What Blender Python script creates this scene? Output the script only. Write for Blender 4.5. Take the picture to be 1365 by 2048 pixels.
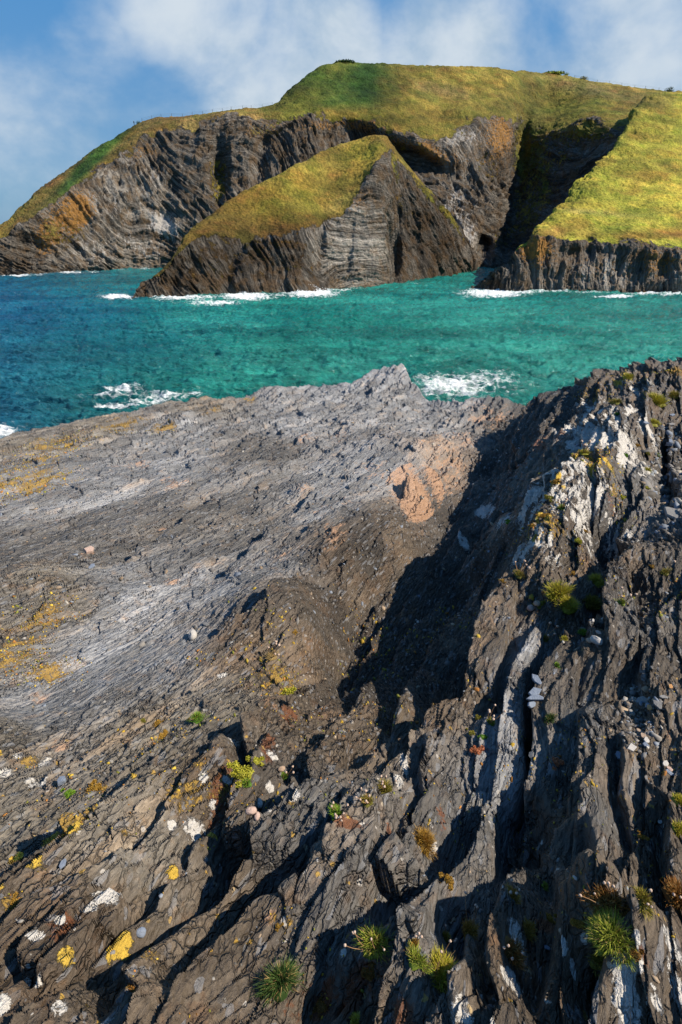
import bpy, math, random
import numpy as np
from mathutils import Vector

# ------------------------------------------------------------------ camera, sky, sun, exposure
for o in list(bpy.data.objects):
    bpy.data.objects.remove(o)
scene = bpy.context.scene
COL = scene.collection
R = math.radians
FPX, CXP, CYP = 1138.0, 682.5, 1024.0          # focal length and centre of the photograph in its own pixels
PITCH = R(26.8)
SEA = -18.0                                     # sea level below the camera
K = 1.2                                         # scale of the far distances
cam_d = bpy.data.cameras.new('camera')
cam = bpy.data.objects.new('camera', cam_d)
COL.objects.link(cam)
scene.camera = cam
cam_d.sensor_fit = 'VERTICAL'
cam_d.sensor_height = 36.0
cam_d.lens = 36.0 * FPX / 2048.0
cam_d.clip_start = 0.05
cam_d.clip_end = 60000
cam.location = (0, 0, 0)
cam.rotation_euler = (R(90) - PITCH, 0, 0)

SUN_DIR = Vector((0.75, -0.12, 0.70)).normalized()
sun_el = math.asin(SUN_DIR.z)
sun_az = math.atan2(SUN_DIR.x, SUN_DIR.y)
sd = bpy.data.lights.new('sun', 'SUN')
sd.energy = 5.0
sd.angle = R(0.5)
sd.color = (1.0, 0.91, 0.77)
sun = bpy.data.objects.new('sun', sd)
COL.objects.link(sun)
sun.rotation_euler = SUN_DIR.to_track_quat('Z', 'Y').to_euler()

vs = scene.view_settings
vs.view_transform = 'Standard'
vs.look = 'None'
vs.exposure = 0.48
vs.gamma = 1.0
vs.use_curve_mapping = False
scene.render.engine = 'CYCLES'
scene.cycles.max_bounces = 4
scene.cycles.diffuse_bounces = 2
scene.cycles.glossy_bounces = 2
scene.cycles.transmission_bounces = 2
scene.cycles.caustics_reflective = False
scene.cycles.caustics_refractive = False


# ------------------------------------------------------------------ node helper
class NT:
    def __init__(self, tree):
        self.t = tree
        self.n = tree.nodes
        self.l = tree.links

    def add(self, kind, **kw):
        n = self.n.new(kind)
        for k, v in kw.items():
            setattr(n, k, v)
        return n

    def put(self, sock, v):
        if v is None:
            return
        if isinstance(v, bpy.types.NodeSocket):
            self.l.new(v, sock)
        else:
            if isinstance(v, (tuple, list)) and len(v) == 3 and sock.type == 'RGBA':
                v = (v[0], v[1], v[2], 1)
            sock.default_value = v

    def math(self, op, a, b=None, c=None, clamp=False):
        n = self.add('ShaderNodeMath', operation=op, use_clamp=clamp)
        self.put(n.inputs[0], a)
        self.put(n.inputs[1], b)
        self.put(n.inputs[2], c)
        return n.outputs[0]

    def vmath(self, op, a, b=None, s=None):
        n = self.add('ShaderNodeVectorMath', operation=op)
        self.put(n.inputs[0], a)
        self.put(n.inputs[1], b)
        if s is not None:
            self.put(n.inputs['Scale'], s)
        return n.outputs['Value'] if op in ('DOT_PRODUCT', 'LENGTH', 'DISTANCE') else n.outputs[0]

    def mix(self, f, a, b, mode='MIX'):
        n = self.add('ShaderNodeMix', data_type='RGBA', blend_type=mode)
        self.put(n.inputs['Factor'], f)
        self.put(n.inputs[6], a)
        self.put(n.inputs[7], b)
        return n.outputs[2]

    def noise(self, vec, scale, detail=4, rough=0.55, dist=0.0, out='Fac'):
        n = self.add('ShaderNodeTexNoise')
        self.put(n.inputs['Vector'], vec)
        n.inputs['Scale'].default_value = scale
        n.inputs['Detail'].default_value = detail
        n.inputs['Roughness'].default_value = rough
        n.inputs['Distortion'].default_value = dist
        return n.outputs[out]

    def voro(self, vec, scale, feature='F1', rnd=1.0, out='Distance'):
        n = self.add('ShaderNodeTexVoronoi', feature=feature)
        self.put(n.inputs['Vector'], vec)
        n.inputs['Scale'].default_value = scale
        n.inputs['Randomness'].default_value = rnd
        return n.outputs[out]

    def ramp(self, f, a, b, lo=0.0, hi=1.0, smooth=True):
        n = self.add('ShaderNodeMapRange', interpolation_type='SMOOTHSTEP' if smooth else 'LINEAR')
        self.put(n.inputs[0], f)
        n.inputs[1].default_value = a
        n.inputs[2].default_value = b
        n.inputs[3].default_value = lo
        n.inputs[4].default_value = hi
        return n.outputs[0]

    def mapping(self, vec, rot=(0, 0, 0), scale=(1, 1, 1), loc=(0, 0, 0)):
        n = self.add('ShaderNodeMapping')
        self.put(n.inputs[0], vec)
        n.inputs[1].default_value = loc
        n.inputs[2].default_value = rot
        n.inputs[3].default_value = scale
        return n.outputs[0]

    def attr(self, name, out='Color'):
        n = self.add('ShaderNodeAttribute')
        n.attribute_name = name
        return n.outputs[out]

    def sep(self, c):
        n = self.add('ShaderNodeSeparateXYZ')
        self.put(n.inputs[0], c)
        return n.outputs

    def bump(self, h, strength=0.5, dist=0.02, normal=None):
        n = self.add('ShaderNodeBump')
        n.inputs['Strength'].default_value = strength
        n.inputs['Distance'].default_value = dist
        self.put(n.inputs['Height'], h)
        self.put(n.inputs['Normal'], normal)
        return n.outputs[0]

    def pos(self):
        return self.add('ShaderNodeNewGeometry').outputs['Position']


def new_mat(name, rough=0.8, spec=0.3):
    m = bpy.data.materials.new(name)
    m.use_nodes = True
    nt = NT(m.node_tree)
    b = m.node_tree.nodes['Principled BSDF']
    b.inputs['Roughness'].default_value = rough
    b.inputs['Specular IOR Level'].default_value = spec
    return m, nt, b


# ------------------------------------------------------------------ world
world = bpy.data.worlds.new('World')
scene.world = world
world.use_nodes = True
wt = NT(world.node_tree)
bg = world.node_tree.nodes['Background']
sky = wt.add('ShaderNodeTexSky')
sky.sky_type = 'NISHITA'
sky.sun_disc = False
sky.sun_elevation = sun_el
sky.sun_rotation = sun_az
sky.air_density = 1.0
sky.dust_density = 0.3
sky.ozone_density = 2.5
wd = wt.add('ShaderNodeTexCoord').outputs['Generated']
wx, wy, wz = wt.sep(wd)
zz = wt.math('ADD', wt.math('MAXIMUM', wz, 0.0), 0.22)
cv = wt.mapping(wd, scale=(1.0, 1.0, 1.35), loc=(.13, 0, .31))
c1 = wt.noise(cv, 4.2, 6, 0.56, 0.15)
# banks of cumulus: directions (bearing, height) and half widths in radians
bank = None
for bx_, by_, br_, bs_ in [(-.19, .46, .13, .9), (-.03, .43, .10, .95), (-.10, .38, .16, .7), (-.40, .29, .13, .52), (-.28, .37, .12, .6), (-.22, .30, .12, .6), (-.05, .34, .14, .8), (.16, .44, .13, .75), (.42, .46, .20, 1.0), (.58, .42, .16, .9), (.30, .40, .14, .6),
                           (-1.7, .45, .35, .7), (1.5, .45, .35, .8), (2.7, .45, .3, .7)]:
    e_ = by_ - 0.20
    v_ = Vector((math.sin(bx_) * math.cos(e_), math.cos(bx_) * math.cos(e_), math.sin(e_)))
    dt = wt.vmath('DOT_PRODUCT', wd, tuple(v_))
    g_ = wt.math('MULTIPLY', wt.ramp(dt, math.cos(br_ * 1.25), math.cos(br_ * .2)), bs_)
    bank = g_ if bank is None else wt.math('MAXIMUM', bank, g_)
dens = wt.math('ADD', wt.math('MULTIPLY', wt.math('SUBTRACT', c1, .5), 2.1), wt.math('MULTIPLY', bank, .62))
cl = wt.ramp(dens, 0.06, 0.88, 0.0, 0.92)
shade = wt.ramp(wt.math('ADD', wt.noise(cv, 7.0, 5, 0.6, 0.2), wt.math('MULTIPLY', c1, .4)), 0.52, 0.86)
ccol = wt.mix(shade, (4.0, 5.2, 6.4), (6.5, 7.2, 7.8))
blue = wt.mix(1.0, sky.outputs[0], (0.62, 0.90, 1.08), 'MULTIPLY')
blue = wt.mix(0.72, blue, wt.mix(wt.ramp(wz, 0.0, 0.40), (.85, 2.5, 5.0), (.75, 2.9, 6.3)))
blue = wt.mix(wt.ramp(wz, .35, .95), blue, (.45, 1.5, 3.9))
haze_ = wt.ramp(wz, 0.02, 0.30, 0.16, 0.0)
wt.put(bg.inputs[0], wt.mix(haze_, wt.mix(cl, blue, ccol), (4.2, 5.4, 6.4)))
bg.inputs[1].default_value = 0.076


# ------------------------------------------------------------------ numpy helpers
F = np.float32


def hsh(ix, iy, seed, iz=None):
    h = ix.astype(np.uint32) * np.uint32(374761393) + iy.astype(np.uint32) * np.uint32(668265263) + np.uint32((seed * 2246822519) & 0xffffffff)
    if iz is not None:
        h = h + iz.astype(np.uint32) * np.uint32(3266489917)
    h = (h ^ (h >> np.uint32(13))) * np.uint32(1274126177)
    h = (h ^ (h >> np.uint32(15))) * np.uint32(2246822519)
    h = h ^ (h >> np.uint32(16))
    return h


def h01(h):
    return (h & np.uint32(0xffffff)).astype(F) / F(16777215.0)


def fade(t):
    return t * t * t * (t * (t * 6 - 15) + 10)


def perlin2(x, y, seed=0):
    xi = np.floor(x); yi = np.floor(y)
    xf = (x - xi).astype(F); yf = (y - yi).astype(F)
    xi = xi.astype(np.int64); yi = yi.astype(np.int64)
    u = fade(xf); v = fade(yf)

    def g(dx, dy):
        a = h01(hsh(xi + dx, yi + dy, seed)) * F(6.2831853)
        return np.cos(a) * (xf - dx) + np.sin(a) * (yf - dy)
    n0 = g(0, 0) * (1 - u) + g(1, 0) * u
    n1 = g(0, 1) * (1 - u) + g(1, 1) * u
    return (n0 * (1 - v) + n1 * v) * F(1.45)


def fbm2(x, y, seed=0, octs=4, gain=0.5, ridged=False):
    s = 0; a = 1.0; t = 0
    for o in range(octs):
        n = perlin2(x, y, seed + o * 17)
        if ridged:
            n = 1 - 2 * np.abs(n)
        s = s + a * n
        t += a
        a *= gain
        x = x * 2.03 + 3.1; y = y * 2.03 + 1.7
    return s / t


def vnoise3(x, y, z, seed=0):
    xi = np.floor(x); yi = np.floor(y); zi = np.floor(z)
    u = fade((x - xi).astype(F)); v = fade((y - yi).astype(F)); w = fade((z - zi).astype(F))
    xi = xi.astype(np.int64); yi = yi.astype(np.int64); zi = zi.astype(np.int64)
    r = 0
    for dx in (0, 1):
        for dy in (0, 1):
            for dz in (0, 1):
                r = r + h01(hsh(xi + dx, yi + dy, seed, zi + dz)) * (u if dx else 1 - u) * (v if dy else 1 - v) * (w if dz else 1 - w)
    return r * 2 - 1


def fbm3(x, y, z, seed=0, octs=4, gain=0.5, ridged=False):
    s = 0; a = 1.0; t = 0
    for o in range(octs):
        n = vnoise3(x, y, z, seed + o * 13)
        if ridged:
            n = 1 - 2 * np.abs(n)
        s = s + a * n
        t += a
        a *= gain
        x = x * 2.03 + 5.2; y = y * 2.03 + 1.3; z = z * 2.03 + 2.9
    return s / t


def facets(x, y, seed, tx=0.6, ty=0.6, bias=0.0, jit=0.9):
    """Broken rock: irregular cells, each a small tilted plane. Returns height, cell hash 0..1, distance to the border."""
    xi = np.floor(x); yi = np.floor(y)
    best = np.full(x.shape, 1e9, F); sec = np.full(x.shape, 1e9, F)
    bh = np.zeros(x.shape, np.uint32); bx = np.zeros(x.shape, F); by = np.zeros(x.shape, F)
    for dx in (-1, 0, 1):
        for dy in (-1, 0, 1):
            h = hsh((xi + dx).astype(np.int64), (yi + dy).astype(np.int64), seed)
            px = xi + dx + 0.5 + (h01(h) - 0.5) * jit
            py = yi + dy + 0.5 + (h01(h >> np.uint32(7)) - 0.5) * jit
            ax = (x - px).astype(F); ay = (y - py).astype(F)
            d = ax * ax + ay * ay
            m = d < best
            sec = np.where(m, best, np.minimum(sec, d))
            best = np.where(m, d, best)
            bh = np.where(m, h, bh); bx = np.where(m, ax, bx); by = np.where(m, ay, by)
    g = hsh(bh, bh >> np.uint32(3), seed + 91)
    r1 = h01(g); r2 = h01(g >> np.uint32(5)); r3 = h01(g >> np.uint32(8))
    hh = (r1 * 2 - 1) + (r2 - 0.5) * 2 * tx * bx + ((r3 - 0.5) * 2 * ty + bias) * by
    return hh.astype(F), r2, (np.sqrt(sec) - np.sqrt(best)).astype(F)


CP, SP = math.cos(PITCH), math.sin(PITCH)


def ray(px, py):
    u = (px - CXP) / FPX
    v = (CYP - py) / FPX
    return np.array([u, CP + v * SP, -SP + v * CP])


def at_z(px, py, z):
    d = ray(px, py)
    return d * (z / d[2])


def at_y(px, py, Y):
    d = ray(px, py)
    return d * (Y / d[1])


def to_pix(P):
    """world points (n,3) -> photograph pixels and depth"""
    zc = P[:, 1] * CP - P[:, 2] * SP
    yc = P[:, 1] * SP + P[:, 2] * CP
    zs = np.where(zc > 0.05, zc, 0.05)
    return CXP + FPX * P[:, 0] / zs, CYP - FPX * yc / zs, zc


def grid_mesh(name, P, nr, nc, mat, smooth=True, flip=False):
    me = bpy.data.meshes.new(name)
    me.vertices.add(nr * nc)
    me.vertices.foreach_set('co', P.astype(F).ravel())
    i = np.arange((nr - 1) * (nc - 1))
    r = i // (nc - 1); c = i % (nc - 1)
    a = r * nc + c
    q = np.stack([a, a + 1, a + nc + 1, a + nc], 1)
    if flip:
        q = q[:, ::-1]
    n = len(q)
    me.loops.add(n * 4)
    me.loops.foreach_set('vertex_index', q.astype(np.int32).ravel())
    me.polygons.add(n)
    me.polygons.foreach_set('loop_start', np.arange(0, n * 4, 4, dtype=np.int32))
    me.polygons.foreach_set('use_smooth', np.full(n, smooth))
    me.update(calc_edges=True)
    me.materials.append(mat)
    return me


def set_attr(me, name, rgba):
    a = me.attributes.new(name, 'FLOAT_COLOR', 'POINT')
    if rgba.shape[1] == 3:
        rgba = np.concatenate([rgba, np.ones((len(rgba), 1))], 1)
    a.data.foreach_set('color', rgba.astype(F).ravel())


def link(name, me, parent=None, **props):
    o = bpy.data.objects.new(name, me)
    COL.objects.link(o)
    if parent is not None:
        o.parent = parent
    for k, v in props.items():
        o[k] = v
    return o


def sstep(a, b, x):
    t = np.clip((x - a) / (b - a), 0, 1)
    return t * t * (3 - 2 * t)


# ------------------------------------------------------------------ the near rock
# survey points of the ledge: pixel in the photograph, height below the eye, roughness, colour
GB = (.225, .228, .236); GD = (.052, .041, .030); GN = (.102, .077, .053); GS = (.105, .098, .090)  # GD: dark slate, deepened to put gully and crack shade into the colour
GP = (.28, .22, .175); GL = (.180, .158, .128)
PTS = [
    (-500, 2300, -1.50, 1.0, GN), (0, 2048, -1.52, 1.0, GN), (350, 2048, -1.58, 1.0, GN), (680, 2048, -1.60, 1.0, GN), (1000, 2048, -1.45, 1.0, GN),
    (1365, 2048, -1.42, 1.0, GN), (1800, 2200, -1.42, 1.0, GN), (1500, 1700, -1.62, 1., GN), (700, 2600, -1.5, 1.0, GN), (0, 2600, -1.45, 1, GN), (1400, 2600, -1.4, 1, GN),
    (0, 1850, -1.66, 1.0, GN), (200, 1900, -1.60, 1.0, GN), (0, 1650, -1.86, .9, GL), (280, 1680, -1.76, .9, GL), (430, 1600, -1.86, .9, GN),
    (500, 1860, -1.80, 1.0, GN), (600, 1700, -1.76, 1.0, GS), (640, 1620, -1.76, 1.0, GS), (700, 1780, -1.66, 1.1, GS), (860, 1850, -1.60, 1.0, GS),
    (770, 1640, -1.76, 1.0, GS), (940, 1620, -1.82, 1.0, GS), (1000, 1780, -1.62, 1.1, GS), (1000, 1900, -1.55, 1.1, GN),
    (0, 1480, -2.10, .9, GL), (60, 1420, -2.36, .35, GB), (200, 1330, -2.52, .3, GB), (330, 1300, -2.52, .35, GB), (300, 1460, -2.06, .9, GL),
    (450, 1400, -2.16, .9, GL), (560, 1420, -2.18, .9, GN), (500, 1290, -2.32, .8, GN), (600, 1300, -2.42, .7, GN), (625, 1230, -2.44, .6, GD),
    (0, 1290, -2.44, .8, GL), (110, 1180, -2.66, .8, GL), (250, 1180, -2.80, .5, GB), (420, 1190, -2.76, .5, GB), (560, 1150, -2.70, .5, GB),
    (0, 1100, -3.05, .6, GS), (180, 1100, -3.06, .6, GS), (380, 1060, -3.16, .6, GS), (500, 1040, -3.22, .7, GS), (640, 1030, -3.10, .6, GB),
    (700, 1130, -2.84, .7, GN), (740, 1110, -2.90, .7, GD), (620, 1180, -2.62, .7, GN), (800, 1060, -2.95, .6, GN),
    (0, 980, -3.38, .6, GB), (150, 960, -3.50, .5, GB), (350, 930, -3.66, .5, GB), (520, 900, -3.72, .6, GS), (700, 940, -3.46, .5, GB),
    (900, 900, -3.60, .6, GP), (760, 930, -3.36, .4, GB), (860, 860, -3.80, .5, GB),
    (0, 884, -3.70, .8, GL), (190, 838, -3.92, .8, GL), (385, 804, -4.05, .8, GL), (600, 782, -4.05, .7, GB), (700, 768, -3.96, .7, GB),
    (800, 738, -3.70, .7, GB), (760, 800, -3.92, .6, GB), (850, 806, -4.20, .6, GB), (940, 800, -4.05, .7, GB), (1000, 800, -4.0, .7, GS), (1062, 822, -4.2, .8, GD),
    (600, 850, -3.92, .6, GB), (350, 860, -3.90, .7, GB),
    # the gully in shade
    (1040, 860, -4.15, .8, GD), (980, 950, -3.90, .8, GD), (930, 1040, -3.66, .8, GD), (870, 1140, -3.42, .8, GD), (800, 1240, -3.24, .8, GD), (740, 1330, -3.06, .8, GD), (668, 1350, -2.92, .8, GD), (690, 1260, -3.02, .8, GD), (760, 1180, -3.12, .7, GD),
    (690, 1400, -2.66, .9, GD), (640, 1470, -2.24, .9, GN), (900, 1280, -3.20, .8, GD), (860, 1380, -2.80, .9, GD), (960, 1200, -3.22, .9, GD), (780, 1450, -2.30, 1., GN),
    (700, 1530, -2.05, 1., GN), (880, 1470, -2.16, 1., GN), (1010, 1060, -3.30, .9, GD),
    # the ridge on the right
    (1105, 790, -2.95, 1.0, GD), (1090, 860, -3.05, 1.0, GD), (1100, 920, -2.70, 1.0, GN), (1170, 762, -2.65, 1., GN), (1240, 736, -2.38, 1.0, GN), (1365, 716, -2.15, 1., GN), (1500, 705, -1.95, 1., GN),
    (1190, 850, -2.34, 1.0, GN), (1200, 910, -2.12, 1.0, GN), (1120, 940, -2.22, 1.0, GN), (1055, 990, -2.26, 1.0, GN), (1060, 1080, -2.16, 1.0, GN), (1075, 1150, -2.12, 1.0, GN),
    (1150, 1060, -2.06, 1.0, GN), (1290, 860, -2.20, .9, GN), (1290, 950, -2.20, .9, GS), (1230, 1010, -2.16, 1.0, GS), (1205, 1110, -2.40, .9, GD), (1150, 1150, -2.16, 1., GN),
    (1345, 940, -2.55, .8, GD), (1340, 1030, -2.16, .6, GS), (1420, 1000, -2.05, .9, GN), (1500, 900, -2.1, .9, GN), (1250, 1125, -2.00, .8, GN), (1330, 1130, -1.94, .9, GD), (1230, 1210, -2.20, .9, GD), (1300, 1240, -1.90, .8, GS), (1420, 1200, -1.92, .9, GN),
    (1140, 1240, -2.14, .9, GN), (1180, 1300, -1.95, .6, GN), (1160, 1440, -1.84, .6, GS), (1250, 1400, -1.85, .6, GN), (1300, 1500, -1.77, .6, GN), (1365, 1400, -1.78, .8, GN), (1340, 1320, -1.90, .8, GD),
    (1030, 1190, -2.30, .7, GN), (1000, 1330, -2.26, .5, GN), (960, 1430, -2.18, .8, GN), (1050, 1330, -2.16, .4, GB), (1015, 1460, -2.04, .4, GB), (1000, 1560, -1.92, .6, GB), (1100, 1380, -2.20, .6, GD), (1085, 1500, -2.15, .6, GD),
    (1120, 1620, -1.76, .9, GN), (1060, 1700, -1.98, .8, GD), (1200, 1620, -1.69, .7, GS), (1300, 1700, -1.64, 1.0, GN), (1180, 1800, -1.57, 1., GN), (1260, 1960, -1.47, 1., GN), (1110, 1960, -1.48, 1., GN),
]
pt = np.array([at_z(p[0], p[1], p[2]) for p in PTS])
P_rough = np.array([p[3] for p in PTS]); P_col = np.array([p[4] for p in PTS])


def warp_xy(X, Y):
    d = np.maximum(Y, -0.9) + 1.3
    return X / d * 1.6, np.log(d)


cw = np.stack(warp_xy(pt[:, 0], pt[:, 1]), 1)


def tps_kernel(r2):
    return 0.5 * r2 * np.log(r2 + 1e-12)


# heights relative to a plane that dips seawards, divided by the distance so that near and far weigh alike
def plane_z(X, Y):
    return -1.62 - 0.17 * Y


def dist_scale(Y):
    return np.maximum(Y, -0.9) + 1.3


rhs = (pt[:, 2] - plane_z(pt[:, 0], pt[:, 1])) / dist_scale(pt[:, 1])
n_ = len(cw)
r2_ = ((cw[:, None] - cw[None]) ** 2).sum(-1)
A_ = np.zeros((n_ + 3, n_ + 3))
A_[:n_, :n_] = tps_kernel(r2_) + np.eye(n_) * 2e-4
A_[:n_, n_] = 1; A_[:n_, n_ + 1:] = cw
A_[n_:, :n_] = A_[:n_, n_:].T
W_ = np.linalg.solve(A_, np.concatenate([rhs, [0, 0, 0]]))


def macro(X, Y):
    a, b = warp_xy(X, Y)
    out = np.full(X.shape, W_[n_], np.float64) + W_[n_ + 1] * a + W_[n_ + 2] * b
    for i in range(n_):
        out += W_[i] * tps_kernel((a - cw[i, 0]) ** 2 + (b - cw[i, 1]) ** 2)
    return out * dist_scale(Y) + plane_z(X, Y)


def on_macro(px, py):
    """the point of the smooth ledge under a pixel: march along the ray and take the first crossing"""
    d = ray(px, py)
    d = d / d[1] if d[1] > 0.05 else d
    t = np.geomspace(0.25, 30, 700)
    z = macro(d[0] * t, d[1] * t)
    s = d[2] * t - z
    k = np.argmax(s < 0)
    k = max(k, 1)
    f = s[k - 1] / (s[k - 1] - s[k])
    tt = t[k - 1] + f * (t[k] - t[k - 1])
    return d * tt


# grid: fine where the photograph looks, coarser beyond its sides
def axis_cols():
    core = np.linspace(-1.04, 1.04, 860)
    side = 1.04 + np.cumsum(np.linspace(0.004, 0.05, 34))
    return np.concatenate([-side[::-1], core, side])


uc = axis_cols()
near = np.linspace(-2.4, 0.35, 40)
core = np.exp(np.linspace(math.log(0.36 + 0.45), math.log(17.5 + 0.45), 960)) - 0.45
far = 17.5 + np.cumsum(np.linspace(0.06, 0.6, 36))
yr = np.concatenate([near, core, far])
NR, NC = len(yr), len(uc)
X0 = (uc[None, :] * (0.62 * np.maximum(yr, 0)[:, None] + 0.78)).astype(np.float64)
Y0 = np.repeat(yr[:, None], NC, 1).astype(np.float64)
# macro on a thinned grid, then bilinear
ri = np.unique(np.concatenate([np.arange(0, NR, 4), [NR - 1]])); ci = np.unique(np.concatenate([np.arange(0, NC, 4), [NC - 1]]))
Zs = macro(X0[np.ix_(ri, ci)], Y0[np.ix_(ri, ci)])


def upsample(Zc):
    t = np.stack([np.interp(np.arange(NC), ci, row) for row in Zc])
    return np.stack([np.interp(np.arange(NR), ri, t[:, k]) for k in range(NC)], 1)


Zm = upsample(Zs)
# blended properties of the survey points
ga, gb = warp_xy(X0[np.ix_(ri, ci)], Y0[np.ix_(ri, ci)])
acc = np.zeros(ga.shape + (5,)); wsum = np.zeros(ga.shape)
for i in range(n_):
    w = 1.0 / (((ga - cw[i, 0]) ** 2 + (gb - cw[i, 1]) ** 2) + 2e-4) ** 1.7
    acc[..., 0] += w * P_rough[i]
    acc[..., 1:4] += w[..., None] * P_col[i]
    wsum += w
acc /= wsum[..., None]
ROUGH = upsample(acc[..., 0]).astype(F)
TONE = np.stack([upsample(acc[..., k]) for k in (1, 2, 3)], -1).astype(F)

# strike of the beds: 28 degrees to the right of the view
SX, SY = math.sin(R(29)), math.cos(R(29))
X = X0.astype(F); Y = Y0.astype(F)
wob = fbm2(X * 0.55, Y * 0.55, 5, 3)
wob2 = fbm2(X * 2.1, Y * 2.1, 8, 3)
S = X * SX + Y * SY + 0.35 * wob2
Cc = X * SY - Y * SX + 0.15 * wob + 0.022 * wob2
lod = np.clip((Y + 1.5) / 6.0, 0.45, 2.2)            # coarser breakage where only coarse breakage can be seen

# named cracks and steps: pixel lines, depth, width on the left side, lift on the right
CR = [
    ([(1155, 1262), (1118, 1380), (1090, 1480), (1066, 1580), (1062, 1700)], .26, .075, .05),
    ([(1120, 1300), (1085, 1330), (1070, 1400), (1076, 1440)], .10, .05, .02),
    ([(990, 1180), (960, 1300), (930, 1420), (850, 1480)], .18, .10, .05),
    ([(640, 1340), (720, 1230), (830, 1120), (900, 1040), (960, 950), (1040, 850)], .10, .30, .0),
    ([(500, 1470), (494, 1560), (490, 1640), (440, 1760)], .12, .05, .05),
    ([(700, 1560), (600, 1590), (540, 1640), (480, 1740), (380, 1850), (250, 2000), (180, 2100)], .17, .12, .04),
    ([(650, 1660), (600, 1770), (500, 1860), (420, 1960), (330, 2060)], .17, .11, .06),
    ([(960, 1580), (880, 1660), (860, 1740), (800, 1740), (748, 1830), (690, 1920)], .18, .11, .05),
    ([(860, 1500), (820, 1580), (760, 1680), (720, 1750)], .07, .05, .03),
    ([(820, 1560), (700, 1640), (640, 1720)], .06, .05, .03),
    ([(300, 1790), (230, 1850), (140, 1920), (40, 2010), (-60, 2100)], .10, .06, .04),
    ([(480, 1480), (360, 1600), (240, 1720), (120, 1800)], .04, .05, .03),
    ([(600, 1380), (540, 1450), (470, 1500)], .07, .04, .05),
    ([(1230, 1090), (1212, 1160), (1200, 1220)], .16, .09, .06),
    ([(1330, 860), (1335, 940), (1350, 1010)], .20, .12, .05),
    ([(1290, 980), (1260, 1040), (1240, 1090)], .10, .05, .05),
    ([(1290, 1270), (1270, 1340), (1290, 1400)], .08, .08, .05),
    ([(1180, 930), (1190, 1000), (1180, 1060)], .07, .04, .04),
    ([(1010, 1660), (980, 1800), (960, 1960), (930, 2060)], .10, .07, .03),
    ([(1090, 1730), (1100, 1830), (1060, 1960), (1040, 2060)], .10, .06, .03),
    ([(1330, 1600), (1320, 1760), (1290, 1860), (1200, 1960), (1150, 2060)], .10, .07, .03),
    ([(1230, 1180), (1180, 1260), (1165, 1300)], .09, .05, .04),
    ([(690, 1450), (800, 1300), (900, 1180), (990, 1030)], .12, .13, .13),
    ([(770, 1480), (860, 1340), (955, 1180)], .13, .10, .15),
    ([(850, 1490), (930, 1360), (985, 1230)], .12, .09, .12),
    ([(640, 1430), (740, 1290), (840, 1180), (930, 1060)], .08, .10, .10),
    ([(1250, 1460), (1230, 1560), (1240, 1700)], .07, .05, .04),
    ([(1150, 1640), (1160, 1760), (1130, 1860)], .08, .05, .05),
    ([(930, 1770), (900, 1900), (840, 2040)], .11, .06, .05),
    ([(780, 1880), (720, 1980), (650, 2070)], .10, .07, .04),
    ([(350, 1720), (260, 1830), (150, 1960)], .08, .05, .05),
    ([(560, 1480), (470, 1580), (330, 1720)], .05, .04, .04),
    ([(220, 1560), (120, 1650), (0, 1760)], .05, .05, .04),
    ([(420, 1820), (330, 1900), (200, 2040)], .08, .06, .05),
    ([(900, 640 + 420), (860, 1020), (850, 960)], .0, .03, .0),
    ([(120, 1200), (300, 1090), (420, 1000), (560, 960), (660, 900)], .10, .20, .05),
    ([(440, 1160), (560, 1050), (640, 980), (760, 900)], .06, .12, .06),
    ([(150, 1260), (300, 1210), (500, 1120), (620, 1050)], .05, .12, .04),
    ([(0, 1180), (140, 1120), (260, 1080)], .10, .12, .06),
    ([(420, 1280), (520, 1210), (600, 1150), (760, 1090)], .09, .10, .07),
]
Z = Zm.astype(F).copy()
Xf = X0.astype(F)
for line, dep, wl, lift in CR:
    if dep == 0:
        continue
    q = np.array([on_macro(a, b)[:2] for a, b in line])
    lo = q.min(0) - 1.0; hi = q.max(0) + 1.0
    rr = np.where((yr > lo[1]) & (yr < hi[1]))[0]
    r0, r1 = rr[0], rr[-1] + 1
    xs = X0[r0:r1] + 0.05 * wob2[r0:r1]; ys = Y0[r0:r1]
    bestd = np.full(xs.shape, 1e9); bests = np.zeros(xs.shape); bt = np.zeros(xs.shape)
    nseg = len(q) - 1
    for k in range(nseg):
        a, b = q[k], q[k + 1]
        if a[1] > b[1]:
            a, b = b, a
        ab = b - a
        L2 = (ab ** 2).sum() + 1e-9
        t = np.clip(((xs - a[0]) * ab[0] + (ys - a[1]) * ab[1]) / L2, 0, 1)
        dx = xs - (a[0] + t * ab[0]); dy = ys - (a[1] + t * ab[1])
        d = np.hypot(dx, dy)
        sg = np.sign((xs - a[0]) * ab[1] - (ys - a[1]) * ab[0])      # positive to the right
        m = d < bestd
        bestd = np.where(m, d, bestd); bests = np.where(m, d * sg, bests)
        tt = (k + t) / nseg
        bt = np.where(m, tt, bt)
    # ends taper
    e0 = np.hypot(xs - q[0, 0], ys - q[0, 1]); e1 = np.hypot(xs - q[-1, 0], ys - q[-1, 1])
    tp = sstep(0, wl * 2.0, np.minimum(e0, e1))
    near_line = np.where(bests < 0, np.exp(-(np.abs(bests) / wl) ** 1.4), np.exp(-(bests / (0.012 + wl * .12)) ** 2))
    liftf = np.where(bests > 0, np.exp(-(bests / (wl * 1.6)) ** 1.3) * sstep(0, 0.02, bests), 0)
    Z[r0:r1] += (tp * (-dep * near_line + lift * liftf)).astype(F)

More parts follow.
